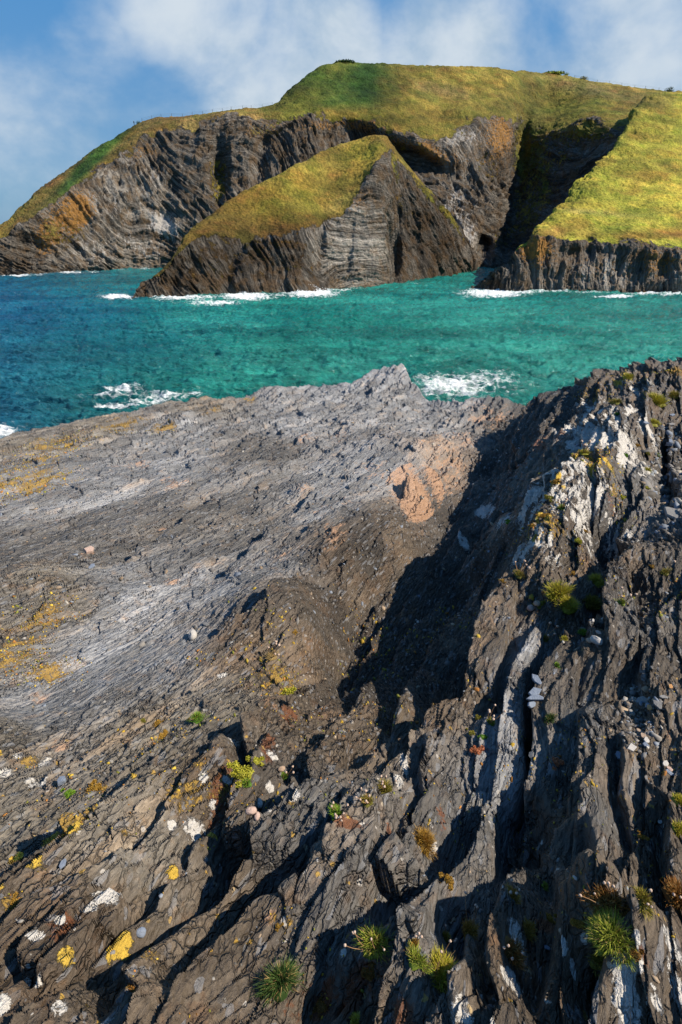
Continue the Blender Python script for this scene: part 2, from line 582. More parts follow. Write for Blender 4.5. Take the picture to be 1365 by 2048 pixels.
# plates of slate standing proud: start, end, half width at both, height over the rest, cross fall
PLATES = [((1030, 1168), (958, 1440), .055, .085, .10, .10), ((1078, 1262), (1003, 1600), .030, .070, .06, -.25), ((1150, 1290), (1085, 1640), .05, .09, .05, .10), ((1150, 1010), (1085, 1170), .07, .07, .04, -.2),
          ((860, 1745), (800, 1885), .03, .06, .06, .05), ((745, 1590), (690, 1740), .05, .08, .04, .15), ((590, 1590), (560, 1740), .06, .09, .05, .0), ((700, 1480), (640, 1560), .04, .06, .04, .1),
          ((1255, 1120), (1240, 1300), .05, .09, .05, .1), ((980, 1600), (900, 1760), .04, .07, .03, .0), ((230, 1790), (80, 1960), .05, .08, .04, .1), ((500, 1560), (460, 1680), .04, .06, .03, .1)]
for p0, p1, w0, w1, up, tilt in PLATES:
    a = on_macro(*p0); b = on_macro(*p1)
    za, zb = macro(np.array([a[0]]), np.array([a[1]]))[0] + up, macro(np.array([b[0]]), np.array([b[1]]))[0] + up
    ab = b[:2] - a[:2]; L = np.hypot(*ab)
    xs = X0 + 0.008 * wob2; ys = Y0
    t = ((xs - a[0]) * ab[0] + (ys - a[1]) * ab[1]) / L ** 2
    u = -((xs - a[0]) * ab[1] - (ys - a[1]) * ab[0]) / L
    u = u * (1 if ab[1] > 0 else 1)
    m0 = (t > -.3) & (t < 1.3) & (np.abs(u) < .4)
    w = np.clip(w0 + (w1 - w0) * t, .01, 1) * (1 - .35 * np.clip(np.abs(t - .5) * 2, 0, 1) ** 4)
    edge = sstep(1.0, .86, np.abs(u) / w) * sstep(-.04, .03, t + .4 * np.abs(u)) * sstep(1.1, .92, t)
    zt = za + (zb - za) * t + tilt * u
    m = (edge * m0)
    Z = (Z * (1 - m) + zt * m).astype(F)

# bumps: boulder of orange rock, knobs on the skyline
def bump(px, py, h, rx, ry):
    c = on_macro(px, py)
    g = np.exp(-(((X0 - c[0]) / rx) ** 2 + ((Y0 - c[1]) / ry) ** 2))
    return (h * g).astype(F)


Z += bump(826, 985, .22, .17, .24)
Z += bump(610, 985, .10, .18, .25)
Z += bump(110, 1175, .10, .30, .30)
Z += bump(545, 790, .18, .5, .6)
Z += bump(1165, 780, .10, .3, .4)
for a_, b_, h_ in ((1122, 1198, .17), (1190, 1185, .10), (885, 1945, .12), (745, 1885, .10), (1225, 1875, .20), (1200, 1815, .06), (488, 1545, .04)):  # mounds added under tufts to lift them out of shade into the sun
    Z += bump(a_, b_, h_, .10, .13)

# breakage: sheets of slate, each cell a tilted plane, long along the strike, stepping up to the right
amp = ROUGH
h1, t1, e1 = facets(S / 2.3, Cc / 0.38, 11, .5, .5, -.9)
h2, t2, e2 = facets(S / 0.72, Cc / 0.100, 23, .6, .6, -1.1)
S3 = S + 0.03 * perlin2(X * 9, Y * 9, 31)
C3 = Cc + 0.022 * perlin2(X * 6, Y * 6, 37)
hl, tl, el = facets(S / 4.5, Cc / .55, 9, .4, .4, -1.0)
wl_ = sstep(2.6, 7.0, Y)


def two_scales(s1, c1, s2, c2, seed, tx, ty, bias):
    """small flakes near by, coarser ones where small ones could not be seen"""
    a = facets(S3 / s1, C3 / c1, seed, tx, ty, bias); b = facets(S3 / s2, C3 / c2, seed + 3, tx, ty, bias)
    pick = wl_ + .25 * wob2 > .5
    return [np.where(pick, v, u) for u, v in zip(a, b)]


h3, t3, e3 = two_scales(.14, .026, .40, .062, 41, .7, .7, -1.1)
h4, t4, e4 = two_scales(.052, .011, .17, .028, 57, .7, .7, -.9)
bl, tb, eb = facets(X / 0.33 + 0.3 * wob2, Y / 0.42, 71, 1.2, 1.2, 0)          # blocky joints that ignore the beds
fr = fbm2(S * 1.2, Cc * 11.0, 77, 5, .55)
und = fbm2(S * .5, Cc * 2.6, 79, 3)
soft = fbm2(X * 3.0, Y * 3.0, 83, 4, .55, True)
patch = sstep(-.25, .35, fbm2(X * .8, Y * .8, 91, 2))
h0, t0, e0_ = facets(S / 3.2, Cc / .27, 7, .35, .4, -1.7)
keen = sstep(.45, .95, amp)
D = h0 * .036 * keen + und * (.060 - .02 * keen) + h1 * .032 * amp + h2 * (.024 * amp) * (0.65 + .35 * patch) + bl * (.022 - .017 * keen) + fr * .022 * amp
chunk = facets(S / .55 + .3 * wob2, Cc / .30, 73, 1.3, 1.0, -.6)
D = D + chunk[0] * .030 * (1 - keen) * sstep(-.1, .5, fbm2(X * .6, Y * .6, 95, 3)) 
D = D * np.clip(0.8 + Y * 0.09, .75, 2.2) * (.58 + .42 * keen + .30 * (1 - keen) * sstep(6, 13, Y)) + hl * .028 * (1 - keen) * np.clip(.6 + Y * .1, .6, 1.8)
crk = np.exp(-(e3 / .10) ** 2) * sstep(.25, .7, t3) * .012 * lod + np.exp(-(e2 / .055) ** 2) * sstep(.35, .8, t2) * .022 * amp
D = D - crk * np.clip(amp, .25, 1)
dfine = (h3 * .0150 * np.clip(amp, .25, 1) * lod + h4 * .0062 * np.clip(amp, .3, 1) * lod + soft * (.0075 - .004 * keen) * lod)
dfine = dfine * (0.8 + .5 * (1 - patch))
D = D + dfine
# a rim towards the sea: where the ledge ends, per bearing
RIM = [(-400, 930), (-200, 905), (0, 880), (50, 862), (120, 850), (190, 836), (300, 812), (380, 802), (392, 796), (520, 790), (560, 782), (600, 774), (700, 765), (728, 749), (742, 740), (800, 733), (811, 737), (824, 765), (838, 775), (850, 800), (930, 797), (1000, 795), (1040, 806), (1066, 816), (1076, 818), (1084, 800), (1105, 783), (1170, 766), (1200, 750), (1212, 742), (1240, 732), (1290, 730), (1365, 714), (1500, 700), (1800, 690)]
ZR = [-3.5, -3.6, -3.70, -3.76, -3.83, -3.92, -4.0, -4.05, -4.05, -4.05, -4.05, -4.03, -3.96, -3.85, -3.78, -3.70, -3.72, -3.9, -4.0, -4.20, -4.05, -4.0, -4.1, -4.2, -3.6, -3.1, -2.95, -2.68, -2.55, -2.48, -2.38, -2.3, -2.15, -1.9, -1.6]
rim = np.array([at_z(a[0], a[1], z) for a, z in zip(RIM, ZR)])
qr = rim[:, 0] / rim[:, 1]
q = X0 / np.maximum(Y0, 0.3)
ye = np.interp(q.ravel(), qr, rim[:, 1]).reshape(q.shape)
ye = ye * (1 + 0.012 * fbm2(X * 3.1, Y * 0.4, 101, 3)) 
ze = np.interp(q.ravel(), qr, rim[:, 2]).reshape(q.shape)
over = np.maximum(Y0 - ye, 0)
drop = (1.1 * over + 0.10 * over * over) * (1 + .25 * fbm2(X * .7, Y * .7, 107, 3))
inside = Y0 <= ye
zz_ = np.where(inside, Z, np.minimum(Z, ze + .1) - drop)
zz_ = np.maximum(zz_, SEA - 3.0 + fbm2(X * .2, Y * .2, 3, 2) * .5)
# keep the skyline itself at its surveyed height
Dk = D * (1 - 0.45 * np.exp(-((Y0 - ye) / (0.05 * ye + .1)) ** 2)) 
Zf = (zz_ + Dk).astype(F)
# sheets lean to the left over the hollows
lean = (D * 0.55 + (Z - Zm) * 0.25).astype(F)
P = np.stack([X - SY * lean, Y + SX * lean, Zf], -1).reshape(-1, 3)
FGP = P
px_, py_, zc_ = to_pix(P.astype(np.float64))
okv = (zc_ > .1) & (Y0.ravel() < (ye.ravel() + .2))
# a coarse picture-space depth table, only used to find the spot of the rock under a pixel when small things are set down
BW = 3
tab = {}
ixs = (px_[okv] // BW).astype(np.int64); iys = (py_[okv] // BW).astype(np.int64)
sel = (ixs >= -10) & (ixs < 480) & (iys >= 200) & (iys < 700)
vid = np.where(okv)[0][sel]
key = (iys[sel] - 200) * 500 + (ixs[sel] + 10)
order = np.argsort(zc_[vid])[::-1]
depth_tab = np.full(500 * 500, -1, np.int64)
depth_tab[key[order]] = vid[order]


def ground(px, py):
    """nearest rock vertex seen at a pixel"""
    ix = int(px // BW); iy = int(py // BW)
    best = None
    for r in range(0, 4):
        for dx in range(-r, r + 1):
            for dy in range(-r, r + 1):
                kx, ky = ix + dx + 10, iy + dy - 200
                if 0 <= kx < 500 and 0 <= ky < 500:
                    v = depth_tab[ky * 500 + kx]
                    if v >= 0 and (best is None or zc_[v] < zc_[best]):
                        best = v
        if best is not None and r >= 1:
            break
    if best is None:
        return Vector(at_z(px, py, -2.0))
    return Vector(FGP[best].tolist())


def ground_normal(px, py, r=12):
    a = ground(px - r, py + r); b = ground(px + r, py + r); c = ground(px, py - r)
    n = (b - a).cross(c - a)
    if n.length < 1e-9:
        return Vector((0, 0, 1))
    n.normalize()
    return n if n.z > 0 else -n


# ---- marks on the rock: white and yellow lichen, orange stain, moss; each where it grows
WHITE = [(390, 1652, 26, 16), (410, 1550, 12, 9), (470, 1478, 14, 9), (550, 1508, 16, 8), (425, 1420, 10, 8), (448, 1345, 10, 6), (70, 1562, 20, 12), (35, 1508, 14, 8), (90, 1520, 8, 10), (10, 1540, 12, 8),
         (215, 1785, 30, 14), (75, 1868, 26, 12), (180, 1810, 18, 9), (120, 1840, 12, 8), (120, 2008, 18, 16), (60, 1970, 12, 10), (5, 2010, 14, 20), (80, 1960, 9, 8), (210, 2040, 16, 10), (345, 1648, 10, 8), (460, 1680, 0, 0), (590, 1588, 16, 8), (545, 1572, 8, 8),
         (427, 1605, 9, 8), (458, 1560, 10, 5), (1255, 1970, 22, 44), (1245, 2020, 16, 30), (1276, 1915, 12, 20), (1315, 1998, 16, 18), (1355, 1895, 18, 26), (1360, 1975, 14, 40), (1030, 1960, 20, 20), (1012, 1948, 10, 12), (1035, 1868, 18, 20), (1125, 1892, 10, 12), (1165, 1880, 10, 8), (1148, 1935, 6, 12), (1272, 1870, 8, 10),
         (918, 2020, 20, 22), (935, 2035, 14, 12), (978, 2030, 8, 20), (870, 1696, 12, 12), (692, 1902, 8, 10), (812, 1520, 8, 22), (800, 1555, 10, 14), (1050, 1005, 26, 34), (1060, 1060, 26, 26), (1095, 960, 30, 26), (1150, 925, 40, 24), (1130, 980, 34, 26), (1195, 940, 24, 34), (1215, 985, 16, 30), (1205, 855, 44, 34), (1180, 850, 26, 30), (1225, 800, 34, 26), (1265, 815, 26, 24), (1210, 880, 30, 18), (1240, 900, 34, 26), (1160, 1000, 18, 30), (1100, 1085, 20, 14), (1080, 1060, 20, 16), (1165, 1035, 10, 10), (1140, 1050, 8, 10), (1170, 1078, 14, 12),
         (1195, 790, 16, 18), (1270, 770, 20, 12), (970, 1010, 16, 10), (930, 1080, 12, 8), (1010, 1140, 0, 0), (1200, 1000, 14, 22), (1175, 965, 12, 20)]
YELLOW = [(152, 1642, 17, 19), (100, 1672, 16, 10), (62, 1718, 28, 14), (25, 1715, 9, 8), (240, 1900, 24, 12), (215, 1935, 0, 0), (250, 1880, 22, 12), (225, 1912, 10, 14), (135, 1905, 16, 14), (85, 1680, 8, 8), (350, 1740, 12, 10), (270, 1545, 8, 5),
          (1165, 905, 15, 8), (1110, 945, 13, 9), (1085, 1030, 15, 12), (1070, 1065, 10, 8), (1185, 925, 14, 7), (1215, 920, 12, 8), (1240, 800, 12, 7), (1230, 760, 16, 6), (425, 1665, 22, 6), (0, 1770, 10, 8), (5, 1505, 8, 6)]
OCHRE = [(25, 1805, 24, 16), (265, 1970, 22, 18), (50, 930, 60, 26), (120, 890, 60, 18), (250, 835, 60, 16), (330, 845, 40, 12), (80, 960, 50, 20), (20, 1300, 60, 50), (100, 1350, 60, 26), (260, 1665, 34, 10), (20, 960, 40, 20), (90, 1230, 50, 30), (250, 1600, 18, 14), (195, 1572, 30, 12), (60, 1520, 20, 14), (410, 1680, 30, 8), (420, 812, 30, 8), (500, 795, 20, 6), (1340, 735, 40, 14), (1230, 760, 30, 10), (1150, 900, 40, 24), (1220, 960, 20, 18), (1180, 790, 20, 10), (470, 1560, 60, 40), (380, 1560, 60, 50), (330, 1480, 40, 30), (560, 1350, 50, 30), (150, 1620, 50, 60), (1080, 1030, 40, 30),
         (590, 1600, 20, 14), (560, 1840, 30, 20), (300, 1900, 30, 20)]
PEACH = [(828, 985, 36, 32), (750, 935, 40, 12), (905, 900, 50, 26), (930, 870, 50, 20), (960, 830, 50, 14), (660, 1055, 40, 18), (560, 1105, 30, 14), (640, 1010, 30, 12), (700, 1000, 40, 14), (545, 1408, 26, 20), (80, 1395, 30, 12), (610, 960, 20, 12), (180, 1098, 14, 10), (105, 1035, 18, 8), (330, 1050, 40, 8), (890, 940, 40, 30), (1040, 870, 0, 0), (680, 865, 26, 10), (600, 865, 26, 8), (370, 1002, 10, 5), (980, 820, 60, 14), (350, 1160, 20, 8), (1000, 830, 30, 20), (810, 1230, 16, 16), (535, 1830, 24, 14), (1330, 1450, 18, 50), (360, 960, 60, 8), (280, 925, 50, 8), (130, 1480, 40, 20)]
RUST = [(120, 1850, 40, 22), (730, 1960, 30, 30), (640, 2000, 50, 30), (800, 2030, 30, 30), (1105, 870, 22, 14), (1070, 880, 20, 10), (690, 1640, 40, 10), (440, 1600, 20, 60), (580, 1425, 20, 30), (540, 1490, 20, 26), (1100, 1850, 40, 12), (890, 1640, 14, 20), (780, 1656, 8, 10), (1280, 1905, 30, 16), (1225, 1000, 14, 8), (590, 2020, 40, 20), (1215, 1880, 10, 10), (700, 1980, 30, 40)]


def stamp(items, sx=1.0):
    out = np.zeros(len(P), F)
    for (a, b, ra, rb) in items:
        if ra == 0:
            continue
        c = np.array(ground(a, b)); zc = max(.5, c[1] * CP - c[2] * SP)
        rx = ra * zc / FPX
        # footprint on the rock: taller in world length where the ledge is seen at a low angle
        nd = abs(np.dot(c / np.linalg.norm(c), np.array([0, .25, .97])))
        ry = rb * zc / FPX / max(nd, .16)
        m = (np.abs(P[:, 0] - c[0]) < 2.2 * rx) & (np.abs(P[:, 1] - c[1]) < 2.2 * ry)
        d2 = ((P[m, 0] - c[0]) / rx) ** 2 + ((P[m, 1] - c[1]) / ry) ** 2 + ((P[m, 2] - c[2]) / (max(rx, ry) * 1.5)) ** 2
        v = np.exp(-d2 * .75).astype(F)
        out[m] = np.maximum(out[m], v)
    return out


mw, my, mo, mp, mr = stamp(WHITE), stamp(YELLOW), stamp(OCHRE), stamp(PEACH), stamp(RUST)
tone = TONE.reshape(-1, 3)
v1 = (t1.ravel() - .5); v2 = (t2.ravel() - .5); vb = (tb.ravel() - .5); v3 = (t3.ravel() - .5)
vx = (.6 * fbm2(X * 1.1, Y * 1.1, 131, 4) + .75 * fbm2(S * .30, Cc * 2.6, 133, 5, .6)).ravel()
lum = np.exp(.34 * v1 + .42 * v2 + .20 * vb + .30 * v3 + .80 * vx)
tone = tone * lum[:, None]
ridge_k = ((px_ > 1020) & (py_ < 1110))
brk = sstep(.38, .66, t3.ravel() * .6 + t2.ravel() * .25 + .25 * (fbm2(X * 14, Y * 14, 151, 3).ravel() + .5))
mw = np.where(ridge_k, mw * (np.where(py_ < 900, .40, .34) + .66 * brk), mw * (.76 + .42 * brk))
my = np.where(ridge_k, my * (.30 + .62 * brk), my * (.75 + .3 * brk))
mo = mo * (.45 + .45 * brk)
mp = np.where(np.hypot(px_ - 828, py_ - 985) < 60, np.minimum(mp * 1.5, 1), mp * (.34 + .3 * brk))
mr = mr * (.6 + .5 * brk)
warm = sstep(.0, .9, fbm2(S * 1.4, Cc * 5, 137, 4).ravel() + .6 * v2)[:, None]
tone = tone * (1 - .55 * warm) + tone * np.array([1.35, 1.0, .66]) * .55 * warm

rock_mat, rt, rb = new_mat('foliated_slate', .72, .5)
pos = rt.pos()
tn = rt.attr('tone'); mk = rt.attr('marks'); mk2 = rt.attr('stains')
m1, m2, m3 = rt.sep(mk)
s1, s2, s3 = rt.sep(mk2)
along = rt.mapping(rt.mapping(pos, rot=(0, 0, R(29))), scale=(1.0, .22, 1.0))     # stretched along the strike
iso = rt.mapping(pos, scale=(1, 1, 1))
nA = rt.noise(along, 26, 6, .62, .6)
nB = rt.noise(along, 90, 5, .65, .4)
nC = rt.noise(iso, 9, 6, .65)
nD = rt.noise(iso, 160, 3, .6)
nE = rt.noise(iso, 46, 5, .62)
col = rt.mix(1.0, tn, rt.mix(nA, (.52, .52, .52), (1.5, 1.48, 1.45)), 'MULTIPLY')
col = rt.mix(1.0, col, rt.mix(rt.ramp(nB, .3, .7), (.72, .70, .68), (1.26, 1.26, 1.26)), 'MULTIPLY')
# rusty films and pale flecks of the stone itself
col = rt.mix(rt.math('MULTIPLY', rt.ramp(nC, .52, .72), .45), col, rt.mix(1.0, col, (1.5, .98, .58), 'MULTIPLY'))
col = rt.mix(rt.math('MULTIPLY', rt.ramp(nE, .66, .74), .6), col, (.36, .34, .30))
fl = rt.voro(along, 60, 'F1', 1.0, 'Color')
fx = rt.sep(fl)[0]
col = rt.mix(rt.ramp(fx, .90, .96, 0, .4), col, (.30, .31, .33))


def grown(mask, nz, lo, hi, k=.9):
    """a mark with a ragged edge: the mask's strength plus noise against a threshold"""
    return rt.ramp(rt.math('ADD', mask, rt.math('MULTIPLY', rt.math('SUBTRACT', nz, .5), k)), lo, hi)


pe = grown(s1, rt.noise(along, 22, 6, .72), .42, .80, 2.0)
col = rt.mix(rt.math('MULTIPLY', pe, .72), col, rt.mix(rt.noise(along, 30, 4, .6), (.30, .14, .06), (.66, .40, .24)))
ru = grown(s2, nE, .45, .75, 1.6)
col = rt.mix(rt.math('MULTIPLY', ru, .8), col, rt.mix(nD, (.07, .018, .006), (.26, .085, .02)))
oc = grown(m3, rt.noise(iso, 60, 5, .75), .62, .78, 1.9)
col = rt.mix(rt.math('MULTIPLY', oc, .9), col, rt.mix(nD, (.22, .12, .03), (.58, .36, .06)))
# small scattered lichens everywhere
vor = rt.voro(rt.vmath('ADD', iso, rt.vmath('SCALE', rt.noise(iso, 30, 3, .6, out='Color'), s=.035)), 24, 'F1', 1.0, 'Distance')
vcol = rt.sep(rt.voro(rt.vmath('ADD', iso, rt.vmath('SCALE', rt.noise(iso, 30, 3, .6, out='Color'), s=.035)), 24, 'F1', 1.0, 'Color'))
spot = rt.math('MULTIPLY', rt.ramp(vor, .22, .16), rt.math('MULTIPLY', rt.ramp(vcol[0], .70, .72), s3))
col = rt.mix(rt.math('MULTIPLY', spot, .85), col, rt.mix(rt.ramp(vcol[1], .4, .6), (.55, .50, .44), (.50, .30, .05)))
wh = grown(m1, rt.noise(iso, 62, 6, .78, .3), .52, .60, 1.75)
whc = rt.mix(rt.noise(iso, 120, 4, .7), (.44, .40, .35), (.82, .77, .70))
col = rt.mix(wh, col, whc)
ye_ = grown(m2, rt.noise(iso, 60, 6, .78, .3), .50, .60, 1.6)
col = rt.mix(ye_, col, rt.mix(nD, (.46, .28, .03), (.82, .55, .08)))
rt.put(rb.inputs['Base Color'], col)
lich = rt.math('MAXIMUM', wh, rt.math('MAXIMUM', ye_, oc))
rt.put(rb.inputs['Roughness'], rt.mix(lich, rt.ramp(nA, .3, .7, .42, .74), (.95, .95, .95)))
hgt = rt.math('ADD', rt.math('MULTIPLY', nA, 1.0), rt.math('MULTIPLY', nB, .55))
hgt = rt.math('ADD', hgt, rt.math('MULTIPLY', nD, .16))
hgt = rt.math('ADD', hgt, rt.math('MULTIPLY', rt.voro(along, 48, 'F1', 1.0), .8))
wcr = rt.vmath('ADD', along, rt.vmath('SCALE', rt.noise(iso, 14, 3, .6, out='Color'), s=.045))
slit = rt.ramp(rt.voro(wcr, 34, 'DISTANCE_TO_EDGE'), .0, .10, -1.1, 0)
slit = rt.math('MULTIPLY', slit, rt.ramp(rt.noise(iso, 5, 3, .6), .40, .60))
slit = rt.math('MULTIPLY', slit, s3)
hgt = rt.math('ADD', hgt, slit)
hgt = rt.math('ADD', hgt, rt.math('MULTIPLY', lich, rt.math('MULTIPLY', rt.noise(iso, 130, 3, .6), .5)))
rt.put(rb.inputs['Normal'], rt.bump(hgt, 1.0, .024))

me = grid_mesh('rock_ledge', P, NR, NC, rock_mat)
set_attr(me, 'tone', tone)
set_attr(me, 'marks', np.stack([mw, my, mo], 1))
lichen_dense = np.clip(1.25 - (Y.ravel() - .4) / 6.0, .15, 1) * np.clip(ROUGH.ravel(), .2, 1)
set_attr(me, 'stains', np.stack([mp, mr, lichen_dense], 1))
rock = link('rock_ledge', me, kind='structure')
# ------------------------------------------------------------------ the sea
def sea_at(px, py):
    return at_z(px, py, SEA)


# rows evenly spaced in the angle below the horizon, columns by bearing
dep = np.concatenate([np.array([.0004, .0008, .0015, .003, .006, .011, .018, .026, .034, .042]), np.linspace(.048, .42, 640), np.linspace(.44, 1.0, 24)])[::-1]
ysea = -SEA / np.tan(dep)
bw = np.concatenate([np.linspace(-1.9, -.72, 60), np.linspace(-.715, .715, 760), np.linspace(.72, 1.9, 60)])
XS = (bw[None, :] * ysea[:, None]); YS = np.repeat(ysea[:, None], len(bw), 1)
x = XS.astype(F); y = YS.astype(F)
near_k = np.clip(420.0 / y, 0, 1) ** 1.2
w1 = fbm2(x * .075 + .15 * y * .05, y * .11, 201, 3, .55)
w2 = fbm2(x * .14 + y * .05, y * .36 - x * .03, 211, 4, .6, True)
w3 = fbm2(x * .5, y * 1.3, 223, 3, .55, True)
hs = (w1 * .8 + w2 * .95 + w3 * .36) * near_k
PS = np.stack([XS + .3 * w1, YS - .5 * w2, SEA + hs], -1).reshape(-1, 3)

FOAM = [  # px, py, half width, half height, strength
    (240, 598, 45, 6, 1.0), (300, 598, 40, 4, .7), (370, 600, 80, 7, .85), (430, 611, 70, 6, .8), (395, 606, 60, 3, .5), (495, 597, 60, 9, 1.05), (560, 596, 40, 4, .6), (625, 589, 55, 13, 1.1), (600, 592, 50, 5, .8), (680, 583, 30, 4, .7), (710, 580, 25, 3, .5),
    (345, 611, 40, 3, .5), (820, 571, 30, 3, .6), (830, 583, 50, 3, .35), (860, 577, 30, 2, .35),
    (985, 590, 70, 11, 1.0), (950, 584, 30, 7, .7), (1040, 588, 40, 6, .8), (1100, 587, 60, 3, .7), (1225, 598, 45, 3, .95), (1180, 590, 60, 3, .6), (1290, 590, 50, 4, .8), (1345, 593, 40, 4, .8), (1420, 596, 50, 4, .8), (1130, 594, 60, 3, .35),
    (30, 554, 40, 3, .9), (80, 552, 30, 2, .6), (140, 549, 40, 3, .8), (190, 546, 20, 2, .6), (290, 540, 20, 3, .6), (-40, 556, 40, 3, .9), (240, 543, 20, 2, .5),
    (900, 780, 90, 32, .86), (960, 770, 90, 26, .72), (860, 790, 40, 22, .7), (1020, 790, 50, 16, .45), (1000, 775, 60, 12, .4), (840, 765, 30, 12, .5), (930, 800, 80, 14, .65),
    (245, 790, 50, 16, .74), (215, 800, 60, 6, .55), (340, 803, 70, 10, .78), (270, 780, 30, 8, .6), (170, 800, 25, 4, .5), (240, 825, 60, 7, .85), (310, 812, 60, 7, .8), (390, 800, 30, 6, .7), (10, 875, 40, 14, 1.0), (50, 862, 30, 5, .5), (150, 835, 50, 6, .4),
    (40, 590, 16, 2, .5), (45, 592, 14, 2, .4), (0, 625, 12, 3, .4), (500, 592, 0, 0, 0), (925, 632, 12, 3, .4), (1150, 680, 160, 40, .16), (1300, 700, 120, 40, .15), (1290, 640, 120, 20, .12), (700, 740, 200, 30, .13), (500, 700, 0, 0, 0),
]
foam = np.zeros(len(PS), F)
psx, psy, psz = to_pix(np.stack([XS.ravel(), YS.ravel(), np.full(XS.size, SEA)], 1))
for a, b, ra, rb_, s in FOAM:
    if ra == 0:
        continue
    c0 = sea_at(a, b); cr = sea_at(a + ra, b); cn = sea_at(a, b + rb_)
    rx = cr[0] - c0[0]; ry = c0[1] - cn[1]
    d2 = ((XS.ravel() - c0[0] - (YS.ravel() - c0[1]) * c0[0] / c0[1]) / rx) ** 2 + ((YS.ravel() - c0[1]) / ry) ** 2
    foam = np.maximum(foam, s * np.exp(-d2 * .8)).astype(F)
# how far out the water is: green over pale sand in the cove, blue where it is deep to the left
deepness = sstep(-.02, 1.0, (-(XS / np.maximum(YS, 1)) - .08) * 1.9 + fbm2(x * .012, y * .012, 241, 3) * .35).ravel()
calm = fbm2(x * .03, y * .02, 251, 3).ravel() * .5 + .5

wm, wt2, wb = new_mat('sea_water', .16, .5)
wb.inputs['IOR'].default_value = 1.33
p = wt2.pos()
fa = wt2.sep(wt2.attr('water'))
chop = wt2.noise(wt2.mapping(p, scale=(.34, 1.0, 1.0), rot=(0, 0, R(6))), .80, 7, .66, .7)
chop2 = wt2.noise(wt2.mapping(p, scale=(.42, 1.0, 1.0), rot=(0, 0, R(-14))), 3.2, 4, .6, .3)
green = wt2.mix(wt2.ramp(wt2.noise(p, .045, 4, .6), .35, .68), (.006, .135, .115), (.022, .235, .195))
blue = wt2.mix(wt2.ramp(wt2.noise(p, .06, 4, .6), .35, .68), (.006, .055, .115), (.012, .105, .175))
wc = wt2.mix(fa[1], green, blue)
wc = wt2.mix(1.0, wc, wt2.mix(wt2.ramp(wt2.noise(wt2.mapping(p, scale=(.016, .07, 1)), 1.0, 6, .68, .6), .34, .66), (.72, .75, .78), (1.35, 1.30, 1.26)), 'MULTIPLY')
fn1 = wt2.noise(wt2.mapping(p, scale=(.7, 1, 1)), .9, 7, .72, .9)
fn2 = wt2.voro(wt2.vmath('ADD', p, wt2.vmath('SCALE', wt2.noise(p, .9, 3, .6, out='Color'), s=1.6)), .8, 'DISTANCE_TO_EDGE')
lace = wt2.math('ADD', wt2.math('MULTIPLY', fn1, 1.0), wt2.math('MULTIPLY', wt2.ramp(fn2, .25, .0), .22))
fo = wt2.ramp(wt2.math('ADD', wt2.math('MULTIPLY', fa[0], .95), lace), 1.0, 1.50)
# small white caps on the steepest crests
caps = wt2.ramp(wt2.math('ADD', wt2.noise(wt2.mapping(p, scale=(.5, 1, 1)), 1.1, 6, .75, .3), wt2.math('MULTIPLY', fa[2], .10)), .74, .86, 0, .6)
fo = wt2.math('MAXIMUM', fo, caps)
wt2.put(wb.inputs['Base Color'], wt2.mix(fo, wc, (.82, .84, .84)))
wt2.put(wb.inputs['Roughness'], wt2.ramp(fo, 0, 1, .13, .9))
wh_ = wt2.math('ADD', wt2.math('MULTIPLY', chop, 1.0), wt2.math('MULTIPLY', chop2, .22))
wt2.put(wb.inputs['Normal'], wt2.bump(wh_, 1.0, .75))
sme = grid_mesh('sea', PS, len(ysea), len(bw), wm)
set_attr(sme, 'water', np.stack([foam, deepness, calm], 1))
link('sea', sme, kind='structure')
# ------------------------------------------------------------------ headlands across the cove
def catmull(p0, p1, p2, p3, t):
    return .5 * ((2 * p1) + (-p0 + p2) * t + (2 * p0 - 5 * p1 + 4 * p2 - p3) * t * t + (-p0 + 3 * p1 - 3 * p2 + p3) * t ** 3)


def dense(N, axis, counts):
    """spline a net of points along one axis, counts[i] samples in span i"""
    N = np.moveaxis(N, axis, 0)
    out = []; par = []
    n = len(N)
    for i in range(n - 1):
        p0 = N[i - 1] if i > 0 else 2 * N[0] - N[1]
        p3 = N[i + 2] if i + 2 < n else 2 * N[-1] - N[-2]
        ts = np.arange(counts[i]) / counts[i]
        for t in ts:
            out.append(catmull(p0, N[i], N[i + 1], p3, t)); par.append(i + t)
    out.append(N[-1]); par.append(n - 1)
    return np.moveaxis(np.array(out), 0, axis), np.array(par)


def net(cols, back):
    """each column: ground pixel, then (px, py, distance) upwards to the crest; then rows behind the crest"""
    out = []
    for c in cols:
        (bx, by), rest = c[0], c[1:]
        if len(c[0]) == 2 and by >= 533:
            b = sea_at(bx, by)
        y0 = b[1]
        col_ = [np.array([b[0], b[1] - 2.0, SEA - 3]), b]
        for (px, py, dy) in rest:
            col_.append(at_y(px, py, y0 + dy * K))
        top = col_[-1]
        u = np.array([top[0], top[1]]) / np.hypot(top[0], top[1])
        for (dd, dz) in back:
            z = top[2] + dz if dz > -50 else SEA - 3
            col_.append(np.array([top[0] + u[0] * dd, top[1] + u[1] * dd, z]))
        out.append(col_)
    return np.array(out)           # (col, row, 3)


def headland(name, N, ccounts, rcounts, dents, style, mat, fields):
    G, cp = dense(N, 0, ccounts)
    G, rp = dense(G, 1, rcounts)
    nc_, nr_ = G.shape[:2]
    P = G.copy()
    du = np.gradient(P, axis=0); dv = np.gradient(P, axis=1)
    nrm = np.cross(du, dv)
    nrm /= np.linalg.norm(nrm, axis=-1, keepdims=True) + 1e-9
    nrm = -nrm if nrm[nc_ // 2, nr_ // 3, 1] > 0 else nrm
    x, y, z = [P[..., k].astype(F) for k in range(3)]
    T = np.repeat(rp[None, :], nc_, 0).astype(F); U = np.repeat(cp[:, None], nr_, 1).astype(F)
    return P, nrm, x, y, z, T, U, nc_, nr_


